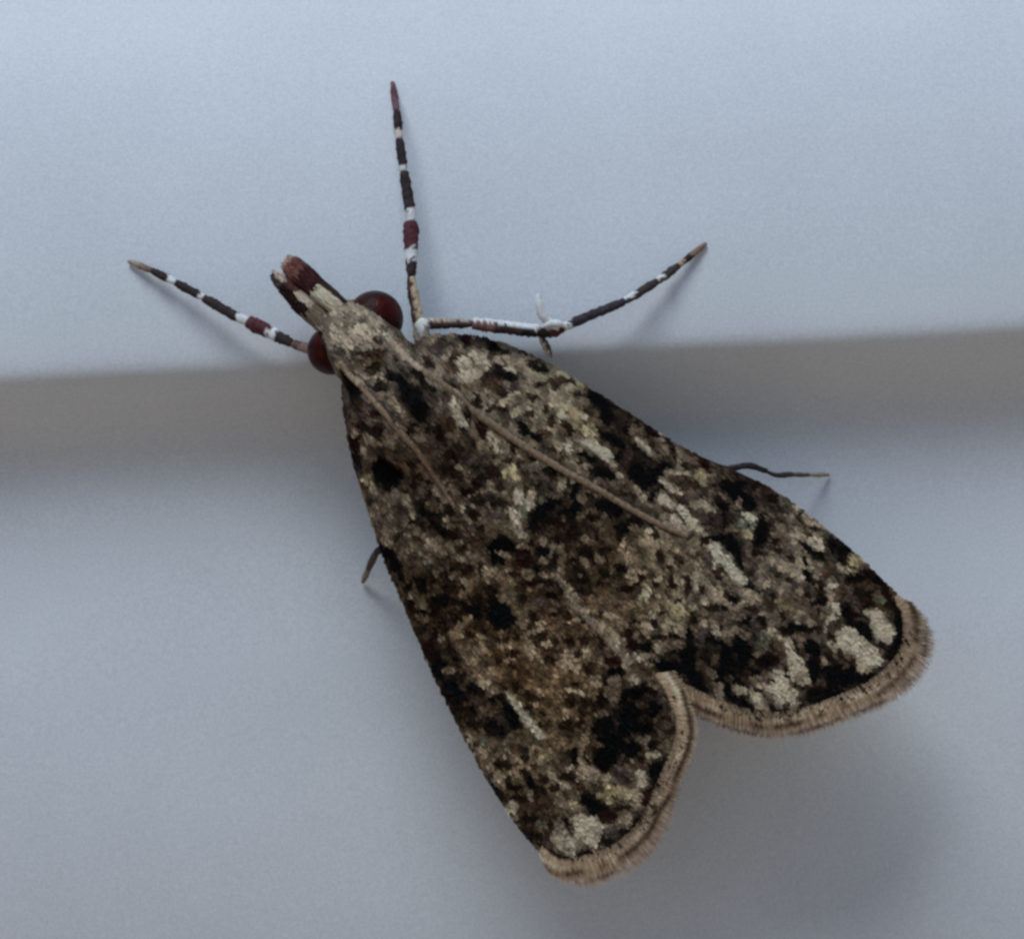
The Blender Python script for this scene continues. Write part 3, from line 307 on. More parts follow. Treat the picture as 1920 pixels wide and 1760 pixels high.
 (780, 1200, 7.333, "r 160 120 120 80 60;d 250 240 110 90;k 320 420 130 120 50;k 480 640 140 110 50;k 620 780 110 90 40;m 530 100;m 700 120 130 80;u 470 160 80 50;l 880 130 80 80;l 770 260 110 50;m 850 420 130 120;l 1030 440 60 80;l 940 580 80 80;d 1340 350 90 40 35;b 1200 220 100 50;l 1330 270 60 40;b 1500 320 90 60;b 1480 480 100 80;b 1150 560 110 40 -20;l 1060 680 140 50 20;k 850 690 110 60 30;k 770 650 50 70;k 1120 790 130 50;d 1260 700 40 130 -20;k 1300 1000 100 180 -25;k 1090 1200 140 130;k 1380 1170 100 60;u 1180 1080 50 45;m 800 850 90 50;l 900 960 110 60;m 880 1060 90 60;d 760 960 80 40 20;d 560 950 90 60;r 420 720 60 45;b 620 860;d 520 980;d 620 1080 90 40;l 460 400 90 50;b 430 480;d 720 1150 60 45;d 840 1180 60 60;b 680 1250;p 730 1350 80 50 60;g 950 1400 60 80;l 890 1550 80 70;b 800 1580 50 80;m 1150 1420 60 45;b 1350 1480 90 60;l 1300 1290 80 40;d 1520 1560 60 100;d 1200 1690 110 60;l 1030 1700;l 1260 1560 40 80;d 1400 620 70 60;d 1570 760 90 90;d 1530 950 80 90;l 1700 720 40 60;l 1880 650 30 110;b 1800 480;b 1670 300;d 1700 1150 60 50;l 1650 880;d 1780 1000;b 1650 1560;w 1370 840 90 40 60;w 1440 980 120 45 55;w 1560 1120 130 45 45;p 1700 1250 110 40 45;d 1650 1330 130 25 40;d 1400 1700"),
 (1020, 1200, 6.77, "l 30 60;d 330 40 60 45;d 510 50 60 50;p 530 190 70 80;l 290 160 80 50;d 740 60 50 50;d 870 130 50 40;u 720 170;l 930 40 120 50;r 1120 60 80 70;k 1300 60 60 100;k 1180 120;p 1470 90 100 50 30;l 1720 60 80 40;p 1220 240 80 35 40;y 1330 330 50 25;l 1060 260 60 110;l 1380 230 70 40;r 830 260 50 60;k 920 390 110 60;b 600 340 70 60;d 560 390 40 50;l 270 310 100 90;l 400 350 60 110;l 160 440;d 400 530 60 30;l 640 500 100 80;r 800 540 40 90;l 920 560 60 130;p 330 610 50 40;p 450 660 110 40 25;r 720 760 60 110;l 890 720 70 90;p 1140 510 70 60;b 1250 400;m 1450 540 130 80 50;k 1560 380 150 90 50;k 1700 580 100 80;d 360 780 80 80;d 450 920 50 90;d 540 800;d 300 1080 130 60 20;d 480 1070 60 45;l 270 930 40 80;p 720 950 80 40;l 520 1250 130 60 -65;d 390 1470 70 100;k 1000 700 70 80;k 1270 620 60 90;k 750 1080 140 130;k 1130 880 160 120;k 1400 880 90 110;k 1050 1080 160 130;k 1280 1120 110 80;k 880 1280 150 120;k 720 1280 60 45;k 750 1550 120 120;k 1120 1400 80 100;k 880 1500 90 120;u 900 1030 20 60;m 1200 780 60 40;u 1390 730 70 50;r 1400 660;m 1390 1060;r 1560 980 60 50;d 1600 1170 40 80;b 1500 1050;p 1240 1250 100 40 15;m 1480 1190;p 1370 1420 80 35;m 1550 1340 80 40;u 1680 1390;d 1400 1300 60 40;k 1450 1620 110 110;k 1600 1520 90 70;d 1230 1510 60 45;l 1150 1550 40 45;p 1230 1690 80 60;m 1080 1620 80 60;u 930 1690 60 40;l 560 1660 130 80;l 320 1620 50 45;d 560 1520 40 60;b 580 1390;d 260 1700 80 50"),
 (880, 1400, 6.285, "m 80 60;d 70 230 40 60;l 250 230 40 60;d 380 200 90 60;u 270 350 120 60 40;l 350 380 60 60;k 300 540 140 60 40;k 460 410 90 60 60;k 560 470;d 130 370 60 40 60;r 570 570 60 45;k 700 380 130 60 50;d 640 300 60 45;b 760 250;p 700 560 40 90 -15;d 820 500 90 70;r 1000 470 80 60;d 870 360 60 45;l 980 350 80 40 45;p 1120 440 80 40 30;d 1140 330 60 50;d 1250 370;d 1250 120 80 100;d 1330 480 100 50 40;k 1410 640 130 60 30;k 1530 780 140 110 60;l 1080 640 70 60;b 1150 580;l 1230 680 50 45;b 850 650 130 110;g 880 920 70 60;d 740 850 100 60;b 650 700 60 90;k 1110 920 80 100;d 1210 1030 60 40;p 1360 900 150 120 60;p 1420 1080 130 110 60;l 1260 850 80 50;p 1130 1120 150 90 40;p 1040 1040 80 50;p 1200 1220 90 50 30;b 1290 1130;u 900 1100 60 40;r 1020 1270 130 60 25;k 1100 1320 90 40;d 1250 1330 50 45;r 1390 1300 110 80;d 1560 1130 60 120;u 1540 1240;l 330 690 60 40;w 540 680 50 40;w 450 740 90 40;l 580 820 40 30;u 500 900 110 70 60;u 570 1000;d 640 1040 120 60 40;d 760 1060 100 50;m 700 1150 110 30 40;d 800 1270 60 45;d 950 1380 70 50;m 820 1210;b 900 1000;d 950 930"),
 (1060, 1380, 5.865, "k 110 230 60 80;k 400 250 110 120;l 180 240 30 90;k 550 100 150 120;k 740 150 80 90;l 280 410 100 90;l 120 440;d 60 440 70 50;u 600 430 100 80;p 840 480 80 80;l 450 480 60 60;y 600 610 170 70 15;y 440 670 110 50 30;l 770 640 60 80;l 780 760 70 50;p 960 190 90 40;m 880 130;k 1150 270 90 60;k 1020 400 90 120;k 1030 540 60 45;r 930 680 110 90;r 940 790;p 1060 610 40 50;k 250 690 90 60;k 370 810 120 110 50;r 470 870 90 80;d 640 790 100 30;l 670 920 70 60;k 820 940 80 90;u 500 1020 60 45;k 650 1060 90 50;k 500 1210 80 90;r 240 1330 120 70;d 40 1350;d 80 1050;p 240 1050 160 130 60;p 330 1000 80 120;p 50 1150 90 60;u 380 1230;l 480 1370 60 30;b 140 560 90 50"),
]
# overall tone of each area under the marks (photo px, sRGB)
BASE = [(700, 640, (105, 98, 88)), (760, 720, (70, 62, 56)), (860, 700, (92, 84, 76)), (950, 690, (100, 92, 80)), (1040, 740, (104, 98, 82)), (1060, 820, (82, 72, 58)),
        (1180, 860, (52, 42, 36)), (1280, 900, (80, 72, 62)), (1240, 1000, (98, 88, 74)), (1400, 960, (50, 42, 38)), (1480, 1000, (100, 92, 80)), (1560, 1040, (92, 84, 72)),
        (1450, 1110, (86, 78, 68)), (1600, 1140, (52, 40, 34)), (1300, 1080, (96, 86, 72)), (1230, 1140, (94, 86, 68)), (1330, 1250, (40, 32, 28)), (1450, 1230, (66, 56, 48)),
        (1560, 1260, (60, 50, 44)), (1650, 1150, (60, 48, 42)), (1400, 1310, (80, 70, 62)), (1120, 1030, (62, 50, 38)), (1040, 1080, (58, 46, 34)), (1150, 1180, (82, 68, 54)),
        (1060, 1180, (72, 58, 44)), (980, 1150, (76, 64, 50)), (900, 1090, (74, 62, 48)), (800, 1060, (78, 68, 56)), (760, 950, (80, 70, 60)), (680, 800, (66, 54, 48)),
        (860, 880, (74, 64, 54)), (960, 900, (82, 74, 62)), (800, 1150, (52, 40, 30)), (900, 1230, (84, 72, 58)), (840, 1300, (48, 36, 28)), (1000, 1280, (84, 70, 52)),
        (960, 1430, (90, 78, 60)), (1060, 1350, (86, 74, 56)), (1180, 1340, (44, 36, 30)), (1080, 1460, (88, 76, 58)), (1180, 1470, (70, 60, 50)), (1000, 1530, (60, 48, 38)),
        (1100, 1570, (84, 76, 66)), (1060, 990, (50, 38, 28)), (1250, 1250, (84, 74, 60))]

DKF, MDF, BRF = (0.48, 0.44, 0.42), (0.68, 0.64, 0.60), (1.03, 0.97, 0.89)
FIELDS = [(1395, 912, 62, 38, 32, DKF), (1346, 985, 24, 34, 20, DKF), (1452, 992, 30, 44, 0, DKF), (1385, 1052, 28, 40, -25, DKF), (1305, 1262, 105, 58, 28, DKF),
          (1400, 1225, 62, 50, 20, DKF), (1170, 1352, 78, 88, 0, DKF), (1640, 1100, 58, 52, 45, MDF), (1130, 770, 60, 34, 55, DKF), (1205, 848, 78, 46, 42, DKF),
          (1265, 892, 52, 40, 40, MDF), (1045, 948, 72, 30, -28, DKF), (1150, 962, 62, 34, 45, DKF), (1075, 1035, 95, 70, 35, MDF), (835, 1125, 92, 62, 42, MDF),
          (930, 1148, 46, 38, 35, DKF), (850, 1275, 92, 32, 62, DKF), (935, 1345, 62, 38, 20, DKF), (1010, 1520, 70, 46, 45, MDF), (775, 745, 64, 26, 48, DKF),
          (1500, 1150, 60, 40, 15, MDF), (1570, 1270, 90, 40, -12, MDF), (720, 892, 34, 28, 40, DKF), (820, 975, 44, 30, 55, MDF), (700, 1010, 16, 60, -22, MDF),
          (1000, 1190, 150, 110, 50, BRF), (1060, 1330, 90, 70, 45, BRF), (880, 1180, 120, 70, 50, BRF), (1180, 1080, 90, 90, 0, BRF), (860, 860, 90, 60, 45, MDF), (730, 1060, 18, 50, -25, DKF)]
GX0, GY0, GX1, GY1, GS = 580, 540, 1800, 1700, 2.0
gx, gy = np.meshgrid(np.arange(GX0, GX1, GS), np.arange(GY0, GY1, GS))
def build_pigment():
    num = np.zeros(gx.shape + (3,)); den = np.zeros(gx.shape)
    for x, y, c in BASE:
        w = 1.0 / ((gx - x) ** 2 + (gy - y) ** 2 + 900.0) ** 1.5
        num += w[..., None] * lin(c); den += w
    img = num / den[..., None]
    # fine mottling of single dark and pale scales, drawn out along the wing
    a = (gx * U[0] + gy * U[1]); b_ = (gx * N[0] + gy * N[1])
    n = 0.6 * vnoise(a * 0.8, b_, 17, 3) + 0.4 * vnoise(a, b_, 9, 4)
    img *= (0.35 + 2.0 * np.clip(n - 0.18, 0, 1) ** 1.25 * 1.35)[..., None]
    wx = gx + 9 * (vnoise(gx, gy, 20, 11) - 0.5) + 5 * (vnoise(gx, gy, 9, 12) - 0.5)
    wy = gy + 9 * (vnoise(gx, gy, 20, 13) - 0.5) + 5 * (vnoise(gx, gy, 9, 14) - 0.5)
    for x0, y0, z, txt in TILES:
        for mk in txt.split(';'):
            p = mk.split()
            if not p: continue
            v = [float(q) for q in p[1:]]
            cx, cy = x0 + v[0] / z, y0 + v[1] / z
            rx = (v[2] if len(v) > 2 else 45) / z; ry = (v[3] if len(v) > 3 else (v[2] if len(v) > 2 else 45)) / z
            an = math.radians(v[4]) if len(v) > 4 else 0.0
            R = max(rx, ry) * 1.3 + 14
            i0 = max(0, int((cy - R - GY0) / GS)); i1 = int((cy + R - GY0) / GS) + 1
            j0 = max(0, int((cx - R - GX0) / GS)); j1 = int((cx + R - GX0) / GS) + 1
            X = wx[i0:i1, j0:j1] - cx; Y = wy[i0:i1, j0:j1] - cy
            if X.size == 0: continue
            e = np.sqrt(((X * math.cos(an) + Y * math.sin(an)) / rx) ** 2 + ((-X * math.sin(an) + Y * math.cos(an)) / ry) ** 2)
            w = np.clip((1.16 - e) / 0.34, 0, 1); w = w * w * (3 - 2 * w) * 0.92
            img[i0:i1, j0:j1] = img[i0:i1, j0:j1] * (1 - w[..., None]) + lin(TONE[p[0]]) * w[..., None]
    # single-scale reticulation over everything but the solid dark spots
    a2 = a + 6 * (vnoise(a, b_, 12, 31) - 0.5); b2 = b_ + 6 * (vnoise(a, b_, 12, 32) - 0.5)
    rid = np.abs(vnoise(a2 * 0.85, b2, 13, 33) - 0.5) * 2
    fin = vnoise(a2, b2, 6.5, 34)
    img = img * (0.52 + 0.62 * np.clip(rid * 2.6, 0, 1) * (0.55 + 0.9 * fin))[..., None]
    # broad dark and brown fields (smooth masses over the single marks)
    for x, y, rx, ry, an, k in FIELDS:
        an = math.radians(an); X = wx - x; Y = wy - y
        e = np.sqrt(((X * math.cos(an) + Y * math.sin(an)) / rx) ** 2 + ((-X * math.sin(an) + Y * math.cos(an)) / ry) ** 2)
        w = np.clip((1.25 - e) / 0.5, 0, 1)
        img = img * (1 - w[..., None] * (1 - np.array(k)))
    # pale veins
    W1, W2 = (190, 186, 168), (150, 142, 126)
    for pts, c, hw, al in (([(1338, 1024), (1362, 1052), (1392, 1086)], W1, 8, 0.95), ([(958, 1300), (972, 1330), (1010, 1378)], W1, 5, 0.9), ([(850, 762), (868, 792)], W1, 7, 0.9),
                           ([(1237, 905), (1275, 925)], W2, 4, 0.9), ([(1236, 934), (1264, 950)], W2, 5, 0.8), ([(1268, 950), (1300, 978)], W1, 5, 0.8), ([(1262, 972), (1322, 1000)], W2, 4, 0.8),
                           ([(1096, 830), (1146, 858)], W1, 6, 0.85), ([(1194, 824), (1222, 850)], W2, 5, 0.85), ([(1250, 888), (1288, 890)], W2, 4, 0.7), ([(1168, 760), (1196, 776)], W2, 4, 0.7),
                           ([(1582, 1190), (1636, 1240)], W1, 10, 0.6), ([(1634, 1152), (1662, 1190)], W2, 8, 0.6), ([(1452, 1288), (1492, 1300)], W2, 7, 0.4), ([(1048, 1545), (1080, 1582)], W2, 7, 0.5), ([(1085, 1540), (1110, 1578)], W2, 8, 0.5),
                           ([(930, 1060), (962, 1120), (985, 1190), (1030, 1262)], (100, 88, 72), 6, 0.45),
                           ([(1040, 1072), (1070, 1120), (1110, 1165), (1150, 1212), (1175, 1240)], (112, 101, 88), 5, 0.8)):
        for (ax, ay), (bx, by) in zip(pts[:-1], pts[1:]):
            dx, dy = bx - ax, by - ay; L2 = dx * dx + dy * dy
            t = np.clip(((wx - ax) * dx + (wy - ay) * dy) / L2, 0, 1)
            d = np.hypot(wx - ax - t * dx, wy - ay - t * dy)
            w = np.clip(1.6 - d / hw, 0, 1) * al * np.clip(0.35 + 1.1 * fin, 0, 1)
            img = img * (1 - w[..., None]) + lin(c) * w[..., None]
    return img
PIG = build_pigment()
def pigment(x, y, gain=1.0):
    i = np.clip(((np.asarray(y) - GY0) / GS).round().astype(int), 0, PIG.shape[0] - 1)
    j = np.clip(((np.asarray(x) - GX0) / GS).round().astype(int), 0, PIG.shape[1] - 1)
    c = PIG[i, j]; c = c * 0.84 + 0.16 * c.mean(-1, keepdims=True) * np.array([1.06, 1.0, 0.93]); c = c * (c.mean(-1, keepdims=True) ** 0.14 * 1.36) / ILLUM * gain
    return np.clip(c * np.minimum(1, 0.62 / (c.max(-1, keepdims=True) + 1e-6)), 0.003, 0.62)
GAIN = 0.92

# ------------------------------------------------------------------ moth builders
moth = bpy.data.objects.new('moth', None)
C.objects.link(moth)
moth.location = P(900, 980, 0.0).tolist()
moth['label'] = 'small mottled brown moth with banded legs and dark red eyes resting across the groove'
moth['category'] = 'moth'

def attach(o, parent):
    """Parent o keeping its place."""
    bpy.context.view_layer.update()
    o.parent = parent
    o.matrix_parent_inverse = parent.matrix_world.inverted()
    return o

def ribbons(name, rows, cols, mat, parent, stuff=True):
    """Many little flat scales in one mesh. rows: list of (left, right) vertex arrays (n,3), root to tip; cols: (n, rows, 3)."""
    n = rows[0][0].shape[0]; k = len(rows)
    v = np.stack([q for lr in rows for q in lr], 1).reshape(-1, 3)
    c = np.repeat(cols, 2, axis=1).reshape(-1, 3)
    base = np.arange(n)[:, None] * (2 * k)
    f = []
    for r in range(k - 1):
        f.append(base + np.array([2 * r, 2 * r + 1, 2 * r + 3, 2 * r + 2])[None, :])
    f = np.concatenate(f, 0)
    me = bpy.data.meshes.new(name)
    me.from_pydata(v.tolist(), [], f.tolist())
    a = me.color_attributes.new('pigment', 'FLOAT_COLOR', 'POINT')
    cc = np.ones((len(v), 4), np.float32); cc[:, :3] = c
    a.data.foreach_set('color', cc.ravel())
    me.materials.append(mat); me.update()
    o = bpy.data.objects.new(name, me); C.objects.link(o)
    if stuff: o['kind'] = 'stuff'
    attach(o, parent)
    return o

def scale_cover(parent, poly, hfun, dirfun, sx=5.2, sy=4.0, L=12.0, W=5.6, extra=0.0, mask=None, gain=1.0):
    x0, y0 = poly.min(0) - 4; x1, y1 = poly.max(0) + 4
    # rows set along the wing axis so the scales overlap like shingles
    corners = np.array([[x0, y0], [x1, y0], [x0, y1], [x1, y1]])
    s_, t_ = st_of(corners)
    ss, tt = np.meshgrid(np.arange(s_.min(), s_.max(), sx), np.arange(t_.min(), t_.max(), sy))
    ss = ss + (np.arange(ss.shape[0]) % 2)[:, None] * sx * 0.5
    ss = ss + rng.normal(0, sx * 0.25, ss.shape); tt = tt + rng.normal(0, sy * 0.25, tt.shape)
    p = px_of(ss.ravel(), tt.ravel())
    ok = inside(poly, p[:, 0], p[:, 1])
    p = p[ok]
    if mask is not None: p = p[mask(p)]
    n = len(p)
    d = dirfun(p); an = rng.normal(0, 0.16, n)
    d = np.stack([d[:, 0] * np.cos(an) - d[:, 1] * np.sin(an), d[:, 0] * np.sin(an) + d[:, 1] * np.cos(an)], 1)
    q = np.stack([-d[:, 1], d[:, 0]], 1)
    ll = L * rng.uniform(0.8, 1.2, n)[:, None]; ww = W * rng.uniform(0.8, 1.2, n)[:, None]
    lift = np.where(rng.random(n) < 0.03, 0.05, 0.0) + rng.uniform(0.008, 0.03, n)
    def row(u, wf, up):
        c = p + d * ll * u
        s2, t2 = st_of(c)
        h = hfun(s2, t2) + up + extra
        a = c - q * ww * wf * 0.5; b_ = c + q * ww * wf * 0.5
        return P(a[:, 0], a[:, 1], h), P(b_[:, 0], b_[:, 1], h)
    rows = [row(-0.5, 0.55, 0.004), row(0.05, 1.0, 0.010 + lift * 0.55), row(0.5, 0.72, 0.006 + lift)]
    c = p + d * ll * 0.2
    col = pigment(c[:, 0], c[:, 1], GAIN * gain) * rng.lognormal(0, 0.15, n)[:, None]
    col *= 1 + rng.normal(0, 0.02, (n, 3))
    col = np.clip(col * np.minimum(1, 0.66 / col.max(1, keepdims=True)), 0.003, 0.66)
    cols = np.stack([col * 0.9, col, col * 1.06], 1)
    return ribbons('scale_cover', rows, np.clip(cols, 0.003, 0.7), M_scale, parent)

def sheet(name, poly, hfun, parent, step=14.0, thick=0.03):
    """Wing membrane: a thin closed shell following the height function."""
    x0, y0 = poly.min(0); x1, y1 = poly.max(0)
    X, Y = np.meshgrid(np.arange(x0, x1, step), np.arange(y0, y1, step))
    g = np.stack([X.ravel(), Y.ravel()], 1)
    ctr = poly.mean(0)
    sm = ctr + (poly - ctr) * 0.985
    g = g[inside(sm, g[:, 0], g[:, 1])]
    m = len(poly)
    pts = [Vector(p) for p in poly] + [Vector(p) for p in g]
    vv, ee, ff, _, _, _ = delaunay_2d_cdt(pts, [(i, (i + 1) % m) for i in range(m)], [list(range(m))], 2, 1e-5)
    q = np.array([(v.x, v.y) for v in vv])
    s_, t_ = st_of(q)
    h = hfun(s_, t_)
    top = P(q[:, 0], q[:, 1], h); bot = P(q[:, 0], q[:, 1], h - thick)
    n = len(q)
    f = []
    edge = {}
    for t in ff:
        f.append(tuple(t)); f.append(tuple(n + i for i in reversed(t)))
        for i in range(len(t)):
            a, b_ = t[i], t[(i + 1) % len(t)]
            edge[(a, b_)] = edge.get((a, b_), 0) + 1
    for (a, b_) in edge:
        if (b_, a) not in edge: f.append((b_, a, n + a, n + b_))
    col = pigment(q[:, 0], q[:, 1], GAIN)
    o = mesh_obj(name, np.concatenate([top, bot]), f, M_scale, None, np.concatenate([col, col * 0.6 + 0.03]), smooth=False)
    return attach(o, parent)

def hR(s, t): return wing_h(s, t)
def hL(s, t): return wing_h(s, t) + 0.07 * np.clip((s - 250) / 150, 0, 1)
def dirR(p):
    d = p - np.array([560.0, 420.0]); return d / np.linalg.norm(d, axis=1)[:, None]
def dirL(p):
    d = p - np.array([520.0, 380.0]); return d / np.linalg.norm(d, axis=1)[:, None]

# body: head, thorax and abdomen as one continuous surface
def build_body():
    fine = np.concatenate([np.linspace(-62, -40, 8), np.linspace(-34, 360, 50), np.linspace(370, 880, 30)])
    nv = 40
    v = []; cols = []
    for s in fine:
        w = np.interp(s, RING_S, RING_W); tp = np.interp(s, RING_S, RING_T); c = np.interp(s, RING_S, RING_C)
        bt = c - 0.62 * (tp - c) - 0.12
        for k in range(nv):
            a = 2 * math.pi * k / nv
            t = w * math.cos(a)
            h = c + (tp - c) * math.sin(a) if math.sin(a) >= 0 else c + (c - bt) * math.sin(a)
            x, y = px_of(s, t)
            v.append(P(x, y, h))
            cols.append(pigment(x, y, GAIN) * 0.8)
    f = []
    m = len(fine)
    for i in range(m - 1):
        for k in range(nv):
            f.append((i * nv + k, i * nv + (k + 1) % nv, (i + 1) * nv + (k + 1) % nv, (i + 1) * nv + k))
    f.append(tuple(reversed(range(nv)))); f.append(tuple((m - 1) * nv + k for k in range(nv)))
    return attach(mesh_obj('body', v, f, M_scale, None, np.array(cols)), moth)
body = build_body()
TH_POLY = smooth_poly(px_of([-58, -40, 20, 90, 130, 200, 280, 345, 345, 280, 200, 130, 90, 20, -40], [0, 44, 60, 70, 92, 104, 92, 60, -60, -92, -104, -92, -70, -60, -44]), 2)
def hB(s, t): return body_h(s, np.clip(t, -0.995 * np.interp(s, RING_S, RING_W), 0.995 * np.interp(s, RING_S, RING_W)))
def above_wing(p):
    s, t = st_of(p)
    return (hB(s, t) > wing_h(s, t) - 0.02) | (s < 80)
scale_cover(body, TH_POLY, hB, lambda p: np.tile(U, (len(p), 1)), 5.4, 4.2, 15.0, 5.0, 0.0, above_wing, 1.12)

# wings
right_wing = sheet('wing', R_POLY, hR, moth)
right_wing['label'] = 'broader paler wing with a white dash and long tan fringe'
left_wing = sheet('wing', L_POLY, hL, moth)
left_wing['label'] = 'narrower darker wing lying over the other one at the back'
scale_cover(right_wing, R_POLY, hR, dirR)
scale_cover(left_wing, L_POLY, hL, dirL)

# fringes of long hair scales round the outer margins
def fringe(parent, line, hfun, width, n, seed, side, prof):
    r = np.random.default_rng(seed)
    pts = np.array(line, float)
    # chaikin on open line
    for _ in range(3):
        q = np.stack([0.75 * pts[:-1] + 0.25 * pts[1:], 0.25 * pts[:-1] + 0.75 * pts[1:]], 1).reshape(-1, 2)
        pts = np.concatenate([pts[:1], q, pts[-1:]])
    seg = np.r_[0, np.cumsum(np.linalg.norm(np.diff(pts, axis=0), axis=1))]
    u = np.sort(r.random(n)) * seg[-1]
    b = np.stack([np.interp(u, seg, pts[:, 0]), np.interp(u, seg, pts[:, 1])], 1)
    tg = np.stack([np.interp(u + 6, seg, pts[:, 0]) - np.interp(u - 6, seg, pts[:, 0]), np.interp(u + 6, seg, pts[:, 1]) - np.interp(u - 6, seg, pts[:, 1])], 1)
    tg /= np.linalg.norm(tg, axis=1)[:, None] + 1e-9
    nm = np.stack([-tg[:, 1], tg[:, 0]], 1) * side
    ax = np.tile(U, (n, 1))
    d = nm * 0.8 + ax * 0.35 + r.normal(0, 0.08, (n, 2)); d /= np.linalg.norm(d, axis=1)[:, None]
    q = np.stack([-d[:, 1], d[:, 0]], 1)
    short = r.random(n) < 0.0
    f = u / seg[-1]
    L = np.interp(f, *prof) * width * np.where(short, r.uniform(0.48, 0.62, n), r.uniform(0.68, 1.10, n) ** 0.8)
    blot = vnoise(u, np.zeros(n), 24, seed + 1); blot2 = vnoise(u, np.zeros(n), 30, seed + 2)
    tone = vnoise(u, np.zeros(n), 70, seed + 3); wob = vnoise(u, np.zeros(n), 38, seed + 4); lit = np.clip(vnoise(u, np.zeros(n), 34, seed + 5) * 2 - 0.4, 0.1, 1)
    off = r.uniform(1, 14, n); b = b - d * off[:, None]
    s0, t0 = st_of(b); h0 = hfun(s0, t0)
    rows = []; cols = []
    lvl = r.uniform(0.0, 0.015, n)
    pale = lin((162, 150, 134)); tan = lin((124, 110, 95)); brown = lin((50, 39, 31)); pink = lin((160, 149, 144))
    for fr, wd in ((0.0, 2.4), (0.16, 3.2), (0.32, 3.2), (0.5, 2.8), (0.68, 2.1), (0.85, 1.4), (1.0, 0.5)):
        c = b + d * (L * fr)[:, None]
        h = h0 + lvl + 0.02 - 0.16 * (fr * L / width) ** 2
        w_ = wd * np.where(short, 1.2, 0.8)
        a1 = c - q * (w_ * 0.5)[:, None]; a2 = c + q * (w_ * 0.5)[:, None]
        rows.append((P(a1[:, 0], a1[:, 1], h), P(a2[:, 0], a2[:, 1], h)))
        g = np.clip(fr * L / width - 0.15, 0, 1) / 0.85      # 0 at the wing edge
        g = np.clip(g + 0.16 * (wob - 0.5) + (8 - off) / 90, 0, 1)
        def band(c0, w0): return np.clip(1.4 - np.abs(g - c0) / w0, 0, 1)
        bl = np.clip(np.clip((blot - 0.25) * 4, 0, 1) * band(0.27, 0.10) + np.clip((blot2 - 0.32) * 4, 0, 1) * 0.85 * band(0.66, 0.09), 0, 1)
        li = np.clip(band(0.08, 0.05) + 0.8 * band(0.47, 0.05), 0, 1) * lit
        col = np.where((g < 0.52)[:, None], tan, pink)
        col = col * (1 - li[:, None]) + pale * li[:, None]
        col = col * (1 - bl[:, None]) + brown * bl[:, None]
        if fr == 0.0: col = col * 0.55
        cols.append(col * (0.72 + 0.5 * tone)[:, None])
    cols = np.stack(cols, 1) / ILLUM * 1.05 * r.lognormal(0, 0.2, n)[:, None, None]
    return ribbons('fringe', rows, np.clip(cols, 0.004, 0.8), M_hair, parent)
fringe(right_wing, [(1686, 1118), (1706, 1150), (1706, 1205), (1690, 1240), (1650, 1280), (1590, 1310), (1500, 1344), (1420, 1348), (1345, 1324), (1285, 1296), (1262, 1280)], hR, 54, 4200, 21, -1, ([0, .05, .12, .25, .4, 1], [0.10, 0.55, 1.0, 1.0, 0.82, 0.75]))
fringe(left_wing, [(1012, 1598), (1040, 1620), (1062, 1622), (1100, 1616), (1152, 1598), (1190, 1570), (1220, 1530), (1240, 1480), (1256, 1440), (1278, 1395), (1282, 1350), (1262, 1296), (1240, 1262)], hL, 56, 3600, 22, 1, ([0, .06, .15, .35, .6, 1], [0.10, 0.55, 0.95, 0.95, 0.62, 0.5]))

# eyes
def eye(ctr, r, hc):
    x, y = ctr
    c = Vector(P(x, y, hc))
    bm = bmesh.new()
    bmesh.ops.create_uvsphere(bm, u_segments=40, v_segments=24, radius=r)
    for v in bm.verts:
        v.co.x *= 1.0; v.co.y *= 0.92
    me = bpy.data.meshes.new('eye'); bm.to_mesh(me); bm.free()
    me.polygons.foreach_set('use_smooth', [True] * len(me.polygons)); me.materials.append(M_eye)
    o = bpy.data.objects.new('eye', me); C.objects.link(o); o.location = c
    return attach(o, moth)
eye((703, 598), 0.42, 1.0)
eye((622, 657), 0.362, 0.94)

# tubes: legs, palps, antennae, spurs
def spline(pts, n):
    p = np.array(pts, float)
    d = np.r_[0, np.cumsum(np.linalg.norm(np.diff(p[:, :2], axis=0), axis=1))]
    u = np.linspace(0, d[-1], n)
    # Catmull-like smoothing through cubic hermite
    m = np.gradient(p, d, axis=0)
    i = np.clip(np.searchsorted(d, u, side='right') - 1, 0, len(d) - 2)
    hl = (d[i + 1] - d[i]); t = (u - d[i]) / hl
    t2, t3 = t * t, t * t * t
    return ((2 * t3 - 3 * t2 + 1)[:, None] * p[i] + ((t3 - 2 * t2 + t) * hl)[:, None] * m[i] + (-2 * t3 + 3 * t2)[:, None] * p[i + 1] + ((t3 - t2) * hl)[:, None] * m[i + 1]), u / d[-1]

